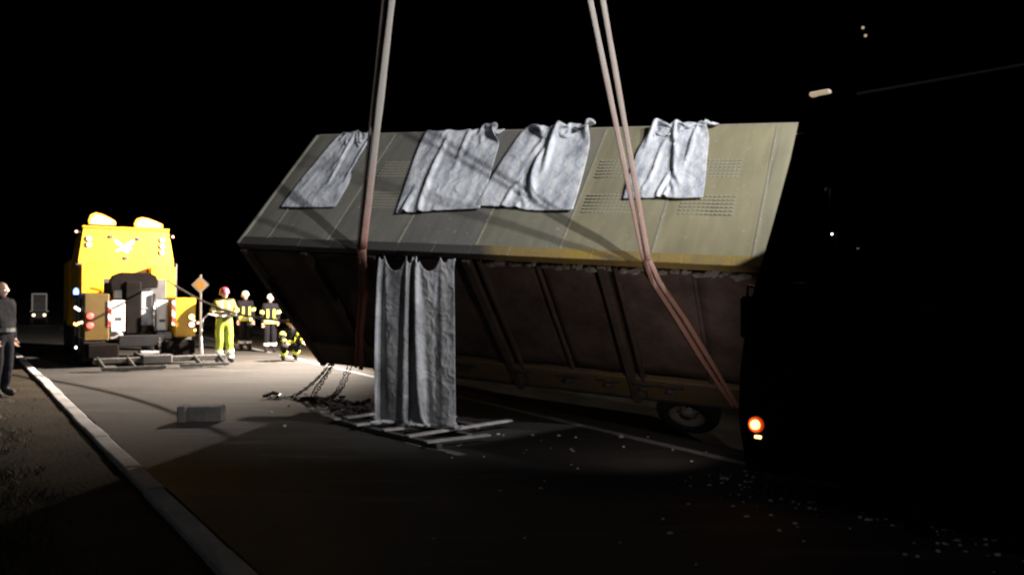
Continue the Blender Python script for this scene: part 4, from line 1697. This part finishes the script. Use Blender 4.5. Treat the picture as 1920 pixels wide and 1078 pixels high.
for k, (t0, t1, w_) in enumerate(((0, .4, .42), (.36, .7, .34), (.66, 1.0, .27))):
    mb = MB()
    a_, b_ = cri @ BB.lerp(BT, t0), cri @ BB.lerp(BT, t1)
    mb.tube([a_, b_], w_, 8)
    mb.build('boom_section', 'darkgrey', cr)
mb = MB()
mb.tube([cri @ BT, cri @ (HOOK + V((0, 0, .6)))], .02, 6)
mb.tube([cri @ (BT + V((.1, 0, 0))), cri @ (HOOK + V((.1, 0, .6)))], .02, 6)
mb.build('hoist_rope', 'steel', cr)['kind'] = 'stuff'
mb = MB()
mb.box(cri @ (HOOK + V((0, 0, .4))), (.35, .25, .6), bev=.06)
mb.tube([cri @ (HOOK + V((0, 0, .1))), cri @ (HOOK + V((.14, 0, -.06))), cri @ (HOOK + V((0, 0, -.16))), cri @ (HOOK + V((-.14, 0, -.05)))], .05, 10)
mb.build('hook_block', 'darkgrey', cr)
mb = MB()
mb.tube([cri @ V((6.75, 1.9, 2.8)), cri @ V((6.75, 1.9, 7.7))], .06, 10)
mb.build('light_mast', 'black', cr)
for c in (BOOM_A, BOOM_B):
    aim = (BOOM_AIM - c).normalized()
    mb = MB()
    mb.lathe([(.05, -.16), (.13, -.12), (.15, -.03), (.15, -.01)], cri @ (c - aim * .05), cri.to_3x3() @ aim, 20)
    bl_ = mb.build('mast_lamp', 'black', cr)
    mb = MB()
    mb.tube([cri @ (c - aim * .2), cri @ V((6.75, 1.9, 7.55))], .03, 8)
    mb.build('lamp_bracket', 'black', bl_)

# ------------------------------------------------------------------ tripod floodlight behind the trailer
fl = empty('tripod_floodlight', loc=(FLOOD.x, FLOOD.y, 0))
tag(fl, 'floodlight on a tripod mast standing behind the trailer', 'floodlight')
mb = MB()
mb.tube([(0, .12, .3), (0, .12, 4.55)], .03, 10)
mb.build('mast', 'steel', fl)
for k in range(3):
    a_ = k * 2.094 + .4
    mb = MB()
    mb.tube([(0, .12, .9), (math.cos(a_) * .7, .12 + math.sin(a_) * .7, 0)], .02, 8)
    mb.build('leg', 'steel', fl)
dirf = (FLOOD_AIM - FLOOD).normalized()
mb = MB()
mb.lathe([(.06, -.16), (.16, -.13), (.19, -.10), (.19, -.08)], V((0, 0, 4.5)), dirf, 20)
mb.build('lamp_head', 'black', fl)

# ------------------------------------------------------------------ far lights
def street_lamp(label, x, y, z, m, r, gz=0):
    o = empty('street_lamp', loc=(x, y, 0))
    tag(o, label, 'street lamp', 'lamps in the far distance')
    mb = MB()
    mb.tube([(0, .05, gz), (0, .05, z + .2), (-.15, .0, z + .35), (-.5, .0, z + .32)], [.09, .06, .05, .04], 8)
    mb.build('post', 'black', o)
    mb = MB()
    mb.box((-.62, 0, z + .27), (.7, .3, .12), bev=.03)
    hd = mb.build('lamp_head', 'darkgrey', o)
    mb = MB()
    mb.lathe([(r, .05), (r, -.02), (r * .8, -r * .6), (r * .1, -r)], (-.62, 0, z + .18), (0, 0, 1), 14)
    mb.build('lens', m, hd)
    return o


street_lamp('brightest distant street lamp glimpsed through the black truck side window', 23.8, 60, 9.6, 'lamp_far', .18)
street_lamp('lower distant street lamp, second brightest behind the black truck window', 40.4, 100, 9.5, 'lamp_far', .18)
street_lamp('tiny faint street lamp farthest away behind the black truck window', 56.6, 130, 9.6, 'lamp_dim', .2)
mm = empty('light_mast', loc=(30.7, 70, 0))
tag(mm, 'tall mast with two small lamps above the black truck roof', 'light mast')
mb = MB()
mb.tube([(0, 0, 0), (0, 0, 25.3)], [.25, .08], 10)
mb.build('mast', 'black', mm)
for (dx, z) in ((-.1, 25.2), (.12, 24.5)):
    mb = MB()
    mb.box((dx, -.15, z), (.4, .18, .3), bev=.04)
    hd = mb.build('lamp_head', 'darkgrey', mm)
    mb = MB()
    mb.lathe([(.14, 0), (.12, .05), (.02, .07)], (dx, -.24, z), (0, -1, 0), 12)
    mb.build('lens', 'lamp_dim', hd)
bs = empty('blue_lit_sign', loc=(29.1, 60, 0))
tag(bs, 'small dim blue lit board far behind the black truck window', 'sign')
mb = MB()
mb.tube([(0, .1, 0), (0, .1, 5.8)], .08, 8)
mb.build('post', 'black', bs)
part('board', 'lamp_bluedim', bs, ((-.45, -.05, 5.6), (.45, .05, 5.78)))

# far small vehicle on the road, left
fv = empty('utility_vehicle', loc=(-29.4, 50, 0), rz=R(30))
tag(fv, 'far off utility vehicle with pale cab frame and two lit headlamps', 'vehicle')
part('bonnet', 'darkgrey', fv, ((-.42, -.9, .35), (.42, .2, .85)), bev=.08)
part('cab_frame', 'white', fv, ((-.42, .25, .86), (-.34, .35, 1.85)), ((.34, .25, .86), (.42, .35, 1.85)), ((-.42, .25, 1.86), (.42, .35, 1.94)), ((-.5, .2, .78), (.5, .35, .86)))['kind'] = 'stuff'
part('cab_back', 'darkgrey', fv, ((-.45, .4, .5), (.45, 1.3, 1.9)), bev=.05)
for x in (-.38, .38):
    for y in (-.6, .9):
        mb = MB()
        mb.lathe([(.15, -.1), (.28, -.1), (.3, 0), (.28, .1), (.15, .1)], (x, y, .3), (1, 0, 0), 18)
        mb.build('wheel', 'rubber', fv, smooth=True)
    lamp('head_lamp', 'lamp_warm', fv, (x * .75, -.92, .60), .08)


# ------------------------------------------------------------------ people
def seg_dist(p, a, b):
    ab = b - a
    t = max(0, min(1, (p - a).dot(ab) / max(ab.length_squared, 1e-9)))
    return (p - (a + ab * t)).length


def head_mesh(c, yaw, s=1.0):
    """a head: skull, brow, nose, chin, ears, eyes; faces -y before yaw"""
    bm = bmesh.new()
    bmesh.ops.create_uvsphere(bm, u_segments=20, v_segments=16, radius=1)
    rot = Matrix.Rotation(yaw, 3, 'Z')
    vs = []
    for v in bm.verts:
        x, y, z = v.co
        fx_ = .074 * x
        fy_ = .094 * y
        fz_ = .118 * z
        if z < -.2:
            k = min(1, (-z - .2) / .8)
            fx_ *= 1 - .28 * k
            fy_ = fy_ * (1 - .20 * k) - .018 * k
        if y < -.75 and abs(x) < .35 and -.35 < z < .12:      # nose
            fy_ -= .026 * (1 - abs(x) / .35) * (1 - abs(z + .22) / .40)
        if y < -.5 and .05 < z < .2 and abs(x) > .15:          # eye sockets
            fy_ += .006
        if y < -.6 and -.62 < z < -.5:                         # mouth line
            fy_ += .004
        vs.append(rot @ V((fx_, fy_, fz_)) * s + c)
    bm.verts.index_update()
    fs = [[v.index for v in f.verts] for f in bm.faces]
    bm.free()
    mb = MB()
    mb.add(vs, fs, 0)
    for sx in (-1, 1):
        ear = c + rot @ V((.074 * sx, .01, -.01)) * s
        mb.lathe([(.012, -.012), (.026, -.004), (.024, .006), (.01, .008)], ear, rot @ V((sx, -.2, 0)), 10, 0)
        eye = c + rot @ V((.030 * sx, -.083, .012)) * s
        mb.lathe([(.002, -.008), (.011, -.004), (.012, .002), (.003, .008)], eye, rot @ V((0, -1, 0)), 8, 1)
    return mb


def person(label, loc, rz, H_, joints, cloth, group=None, headyaw=0.0, rad=1.0):
    """joints: dict of overrides (for a 1.78 m figure facing -y); cloth: (torso, legs, boots) materials"""
    k = H_ / 1.78
    J = dict(
        pelvis=(0, 0, .98), waist=(0, .0, 1.10), chest=(0, 0, 1.33), neck0=(0, .015, 1.50), neck=(0, 0, 1.58),
        shL=(.185, .01, 1.45), elL=(.235, .03, 1.17), wrL=(.235, -.03, .92), haL=(.232, -.05, .84),
        shR=(-.185, .01, 1.45), elR=(-.235, .03, 1.17), wrR=(-.235, -.03, .92), haR=(-.232, -.05, .84),
        hiL=(.095, 0, .93), knL=(.105, -.015, .50), anL=(.11, .02, .10), toL=(.135, -.15, .045),
        hiR=(-.095, 0, .93), knR=(-.105, -.015, .50), anR=(-.11, .02, .10), toR=(-.135, -.15, .045),
        head=(0, -.015, 1.665))
    J.update(joints)
    J = {a: V(b) * k for a, b in J.items()}
    rads = dict(pelvis=.150, waist=.142, chest=.165, neck0=.085, neck=.06, sh=.080, el=.058, wr=.042, ha=.036,
                hi=.108, kn=.078, an=.058, to=.042)
    names = ['pelvis', 'waist', 'chest', 'neck0', 'neck', 'shL', 'elL', 'wrL', 'haL', 'shR', 'elR', 'wrR', 'haR',
             'hiL', 'knL', 'anL', 'toL', 'hiR', 'knR', 'anR', 'toR']
    idx = {n_: i for i, n_ in enumerate(names)}
    verts = [J[n_] for n_ in names]
    rr = [rads.get(n_, rads.get(n_[:2])) * k * (rad if n_ not in ('neck', 'haL', 'haR', 'wrL', 'wrR') else 1) for n_ in names]
    ed = [('pelvis', 'waist'), ('waist', 'chest'), ('chest', 'neck0'), ('neck0', 'neck'), ('chest', 'shL'), ('shL', 'elL'), ('elL', 'wrL'), ('wrL', 'haL'),
          ('chest', 'shR'), ('shR', 'elR'), ('elR', 'wrR'), ('wrR', 'haR'), ('pelvis', 'hiL'), ('hiL', 'knL'), ('knL', 'anL'), ('anL', 'toL'),
          ('pelvis', 'hiR'), ('hiR', 'knR'), ('knR', 'anR'), ('anR', 'toR')]
    me = bpy.data.meshes.new('tmp')
    me.from_pydata(verts, [(idx[a], idx[b]) for a, b in ed], [])
    ob = bpy.data.objects.new('tmp', me)
    COL.objects.link(ob)
    sk = ob.modifiers.new('s', 'SKIN')
    sk.use_smooth_shade = True
    lay = me.skin_vertices[0].data
    for i, r_ in enumerate(rr):
        fl_ = .78 if names[i] in ('pelvis', 'waist', 'chest') else 1
        lay[i].radius = (r_, r_ * fl_) if names[i] in ('pelvis', 'waist', 'chest') else (r_, r_)
        lay[i].use_root = (i == 0)
    sb = ob.modifiers.new('b', 'SUBSURF')
    sb.levels = sb.render_levels = 2
    dg = bpy.context.evaluated_depsgraph_get()
    em = bpy.data.meshes.new_from_object(ob.evaluated_get(dg))
    bodyv = [v.co.copy() for v in em.vertices]
    bodyf = [list(p.vertices) for p in em.polygons]
    bpy.data.objects.remove(ob)
    bpy.data.meshes.remove(me)
    zones = [(a, b) for a, b in ed]

    def zone(p):
        best, bz = 9, None
        for a, b in zones:
            d = seg_dist(p, J[a], J[b]) - .5 * rads.get(a, rads.get(a[:2])) * k
            if d < best:
                best, bz = d, (a, b)
        a, b = bz
        if b.startswith('ha') or b == 'neck':
            return 3
        if b.startswith('to'):
            return 2
        if b[:2] in ('hi', 'kn', 'an'):
            if b[:2] == 'an' and (p - J[b]).length < .12 * k:
                return 2
            return 1
        if p.z < (J['pelvis'].z - .03 * k) and b == 'waist':
            return 1
        return 0
    mb = MB()
    for f in bodyf:
        pass
    o0 = len(mb.v)
    # wrinkle the clothes slightly
    bv = []
    for v in bodyv:
        n_ = noise.noise(v * 11 / k + V((loc[0], loc[1], 0)))
        bv.append(v + V((n_, noise.noise(v * 9 + V((5, 5, 5))), 0)) * .010)
    mb.v = [tuple(v) for v in bv]
    for f in bodyf:
        c = sum((bodyv[i] for i in f), V((0, 0, 0))) / len(f)
        mb.f.append(tuple(f))
        mb.mi.append(zone(c))
    # fingers: four and a thumb on each hand, rooted in the palm
    for s in ('L', 'R'):
        d = (J['ha' + s] - J['wr' + s]).normalized()
        side = d.cross(V((0, 1, 0)))
        if side.length < .2:
            side = d.cross(V((1, 0, 0)))
        side.normalize()
        inw = d.cross(side).normalized()
        if inw.y > 0:
            inw = -inw
        for q, (off, ln) in enumerate(((-.026, .062), (-.009, .075), (.009, .080), (.026, .070))):
            a = J['ha' + s] + (side * off) * k
            b = a + (d * ln * .55 + inw * .012) * k
            c = b + (d * ln * .40 + inw * .028) * k
            mb.tube([a, b, c], [.0105 * k, .0095 * k, .0075 * k], 7, 3)
        a = J['ha' + s] * .6 + J['wr' + s] * .4 + inw * .02 * k
        mb.tube([a, a + (inw * .035 + d * .025) * k, a + (inw * .045 + d * .06) * k], [.013 * k, .011 * k, .008 * k], 7, 3)
    hm = head_mesh(J['head'], headyaw, k)
    o0 = len(mb.v)
    mb.v += hm.v
    mb.f += [tuple(i + o0 for i in f) for f in hm.f]
    mb.mi += [3 if m_ == 0 else 4 for m_ in hm.mi]
    root = mb.build('person', [cloth[0], cloth[1], cloth[2], 'skin', 'eye'], None, smooth=True, rec=False)
    root.location = loc
    root.rotation_euler = (0, 0, rz)
    tag(root, label, 'person', group)
    return root, J, k


def band(root, J, k, a, b, t, r, w, m, name='reflective_band', ry=1.0):
    p = J[a].lerp(J[b], t)
    d = (J[b] - J[a]).normalized()
    mb = MB()
    n_ = 20
    u = V((1, 0, 0))
    u = (u - d * u.dot(d)).normalized()
    v_ = d.cross(u)
    vs, fs = [], []
    for (rr_, h_) in ((r - .012, -w / 2), (r, -w / 2), (r, w / 2), (r - .012, w / 2)):
        for q in range(n_):
            an = 2 * math.pi * q / n_
            vs.append(p + d * h_ * k + (u * math.cos(an) + v_ * math.sin(an) * ry) * rr_ * k)
    for i in range(4):
        for q in range(n_):
            fs.append((i * n_ + q, i * n_ + (q + 1) % n_, ((i + 1) % 4) * n_ + (q + 1) % n_, ((i + 1) % 4) * n_ + q))
    mb.add(vs, fs)
    return mb.build(name, m, root)


def helmet(root, J, k, m, yaw, visor=True, scale=1.0, guard=True):
    c = J['head'] + V((0, .005, .035)) * k
    rot = Matrix.Rotation(yaw, 3, 'Z')
    mb = MB()
    n_ = 22
    rings = [(1.02, -.20), (1.20, -.10), (1.12, -.06), (1.10, .15), (.98, .50), (.74, .78), (.40, .95), (.05, 1.0)]
    vs, fs = [], []
    for (r_, h_) in rings:
        for q in range(n_):
            an = 2 * math.pi * q / n_
            x, y = math.cos(an) * r_, math.sin(an) * r_
            zz = h_
            if guard and y > .5 and h_ < 0:
                zz -= .35
            vs.append(c + rot @ V((x * .096, y * .118, zz * .125)) * k * scale)
    for i in range(len(rings) - 1):
        for q in range(n_):
            fs.append((i * n_ + q, i * n_ + (q + 1) % n_, (i + 1) * n_ + (q + 1) % n_, (i + 1) * n_ + q))
    fs.append(tuple((len(rings) - 1) * n_ + q for q in range(n_)))
    mb.add(vs, fs)
    hb = mb.build('helmet', m, root, smooth=True)
    mb = MB()
    pts = [c + rot @ V((x, -.085 - .03 * (1 - (x / .085) ** 2), -.02)) * k for x in (-.085, -.05, 0, .05, .085)]
    mb.tube(pts, .012 * k, 6, flat=1.0)
    mb.build('visor', 'black', hb)
    return hb


def patch(root, c, size, m, name='reflective_band', bev=.004):
    mb = MB()
    mb.box(c, size, bev=bev)
    return mb.build(name, m, root)


# -- worker in full high-visibility clothing with a remote control
p, J, k = person('person in bright yellow work suit and dark red helmet holding a remote control', (-7.2, 20.12, 0), R(28), 1.84,
                 dict(elR=(-.30, -.02, 1.20), wrR=(-.12, -.24, 1.20), haR=(-.04, -.27, 1.22),
                      elL=(.27, .02, 1.18), wrL=(.14, -.22, 1.20), haL=(.06, -.26, 1.22),
                      anL=(.14, .02, .10), toL=(.18, -.14, .045), anR=(-.14, .02, .10), toR=(-.17, -.15, .045)),
                 ('hivis_dark', 'hivis', 'black'), headyaw=R(20), rad=1.30)
helmet(p, J, k, 'helmet_red', R(20), guard=True)
for s in 'LR':
    band(p, J, k, 'kn' + s, 'an' + s, .55, .106, .06, 'band_silver')
    band(p, J, k, 'kn' + s, 'an' + s, .85, .098, .06, 'band_silver')
    band(p, J, k, 'el' + s, 'wr' + s, .35, .062, .05, 'band_silver')
band(p, J, k, 'waist', 'chest', .15, .206, .05, 'band_silver', ry=.76)
patch(p, V((.08, -.172, 1.40)) * k, (.04, .02, .18), 'band_silver')
patch(p, V((-.08, -.172, 1.40)) * k, (.04, .02, .18), 'band_silver')
mb = MB()
mb.box(V((.0, -.31, 1.20)) * k, (.20, .10, .08), bev=.015)
rc = mb.build('remote_control', 'black')
rc.location, rc.rotation_euler = p.location, p.rotation_euler
tag(rc, 'small black remote control box in the hands of the yellow suited person', 'remote control')
mb = MB()
mb.tube([(-.16, -.28, 1.17), (-.40, -.2, 1.22), (-.52, -.12, 1.10), (-.55, -.08, .75), (-.53, -.05, .40), (-.50, .0, .03)], .018, 8)
cbl = mb.build('control_cable', 'white', smooth=True)
cbl.location, cbl.rotation_euler = p.location, p.rotation_euler
tag(cbl, 'pale cable looping from the remote control down to the road', 'cable')


def firefighter(label, loc, rz, H_, joints, helm, headyaw=0.0):
    p, J, k = person(label, loc, rz, H_, joints, ('navy', 'navy', 'black'), 'firefighters standing by', headyaw, 1.22)
    helmet(p, J, k, helm, headyaw)
    band(p, J, k, 'pelvis', 'waist', -.05, .212, .15, 'band_yellow', ry=.80)
    band(p, J, k, 'pelvis', 'waist', -.02, .215, .035, 'band_silver', ry=.80)
    for s in 'LR':
        band(p, J, k, 'sh' + s, 'el' + s, .70, .095, .10, 'band_yellow')
        band(p, J, k, 'sh' + s, 'el' + s, .70, .098, .03, 'band_silver')
        band(p, J, k, 'kn' + s, 'an' + s, .62, .098, .08, 'band_silver')
    up_ = (J['chest'] - J['pelvis'])
    for sx in (-1, 1):
        c_ = J['waist'].lerp(J['chest'], .45)
        patch(p, c_ + V((.095 * sx, -.150, .0)) * k, (.055, .03, .26), 'band_yellow')
    return p, J, k


firefighter('taller firefighter in white helmet, left of the standing pair', (-8.33, 25.1, 0), R(32), 1.80, dict(), 'helmet_white', R(10))
firefighter('shorter firefighter in white helmet, right of the standing pair', (-7.26, 24.14, 0), R(25), 1.70,
            dict(elL=(.25, .02, 1.17), wrL=(.22, -.1, .95), haL=(.21, -.14, .88)), 'helmet_white', R(-15))
# crouching one
pz = dict(pelvis=(0, .12, .36), waist=(0, .06, .50), chest=(0, -.06, .70), neck0=(0, -.12, .84), neck=(0, -.15, .90), head=(0, -.20, .98),
          shL=(.18, -.08, .80), elL=(.26, -.28, .60), wrL=(.22, -.48, .50), haL=(.2, -.55, .46),
          shR=(-.18, -.08, .80), elR=(-.26, -.28, .60), wrR=(-.22, -.46, .48), haR=(-.2, -.54, .45),
          hiL=(.10, .12, .34), knL=(.17, -.30, .42), anL=(.15, -.02, .10), toL=(.17, -.19, .045),
          hiR=(-.10, .12, .34), knR=(-.18, -.28, .38), anR=(-.15, .02, .10), toR=(-.17, -.15, .045))
p, J, k = person('crouching firefighter in yellow helmet beside the raised trailer corner', (-5.78, 20.8, 0), R(35), 1.74, pz, ('navy', 'navy', 'black'), 'firefighters standing by', R(10), 1.08)
helmet(p, J, k, 'helmet_yellow', R(10))
for s in 'LR':
    band(p, J, k, 'sh' + s, 'el' + s, .55, .084, .09, 'band_yellow')
    band(p, J, k, 'kn' + s, 'an' + s, .55, .090, .09, 'band_yellow')
    band(p, J, k, 'el' + s, 'wr' + s, .6, .06, .06, 'band_yellow')
band(p, J, k, 'waist', 'chest', .3, .19, .09, 'band_yellow', ry=.80)

# bystander at the left edge, in profile
p, J, k = person('balding bystander in dark jacket and glasses watching from left verge', (-8.30, 13.05, 0), R(80), 1.86,
                 dict(elR=(-.25, .02, 1.16), wrR=(-.24, -.12, .93), haR=(-.24, -.15, .86)), ('darkjacket', 'darkjacket', 'black'), None, R(-5), 1.28)
band(p, J, k, 'pelvis', 'waist', .55, .222, .06, 'darkgrey', name='jacket_stripe', ry=.80)
hr = MB()
c = J['head'] + V((0, .022, .018)) * k
n_ = 18
vs, fs = [], []
for i, (r_, h_) in enumerate(((.98, -.55), (1.03, -.1), (1.02, .3), (.88, .62), (.6, .86), (.1, 1.0))):
    for q in range(n_):
        an = math.pi * (.0 + 1.0 * q / (n_ - 1))
        vs.append(c + V((math.cos(an) * r_ * .077, math.sin(an) * r_ * .090 + .0, h_ * .112)) * k)
for i in range(5):
    for q in range(n_ - 1):
        fs.append((i * n_ + q, i * n_ + q + 1, (i + 1) * n_ + q + 1, (i + 1) * n_ + q))
hr.add(vs, fs)
hair = hr.build('hair', 'hair', p, smooth=True)
gl = MB()
for sx in (-1, 1):
    cc = J['head'] + V((.033 * sx, -.102, .012)) * k
    loop = [cc + V((math.cos(q) * .024, 0, math.sin(q) * .019)) * k for q in [2 * math.pi * i / 14 for i in range(15)]]
    gl.tube(loop, .0028, 5, cap=False)
    gl.tube([cc + V((.024 * sx, 0, .004)) * k, J['head'] + V((.080 * sx, -.02, .012)) * k, J['head'] + V((.082 * sx, .02, .005)) * k], .0028, 5)
gl.tube([J['head'] + V((-.009, -.104, .014)) * k, J['head'] + V((.009, -.104, .014)) * k], .0028, 5)
gl.build('glasses', 'chrome', p)['kind'] = 'stuff'
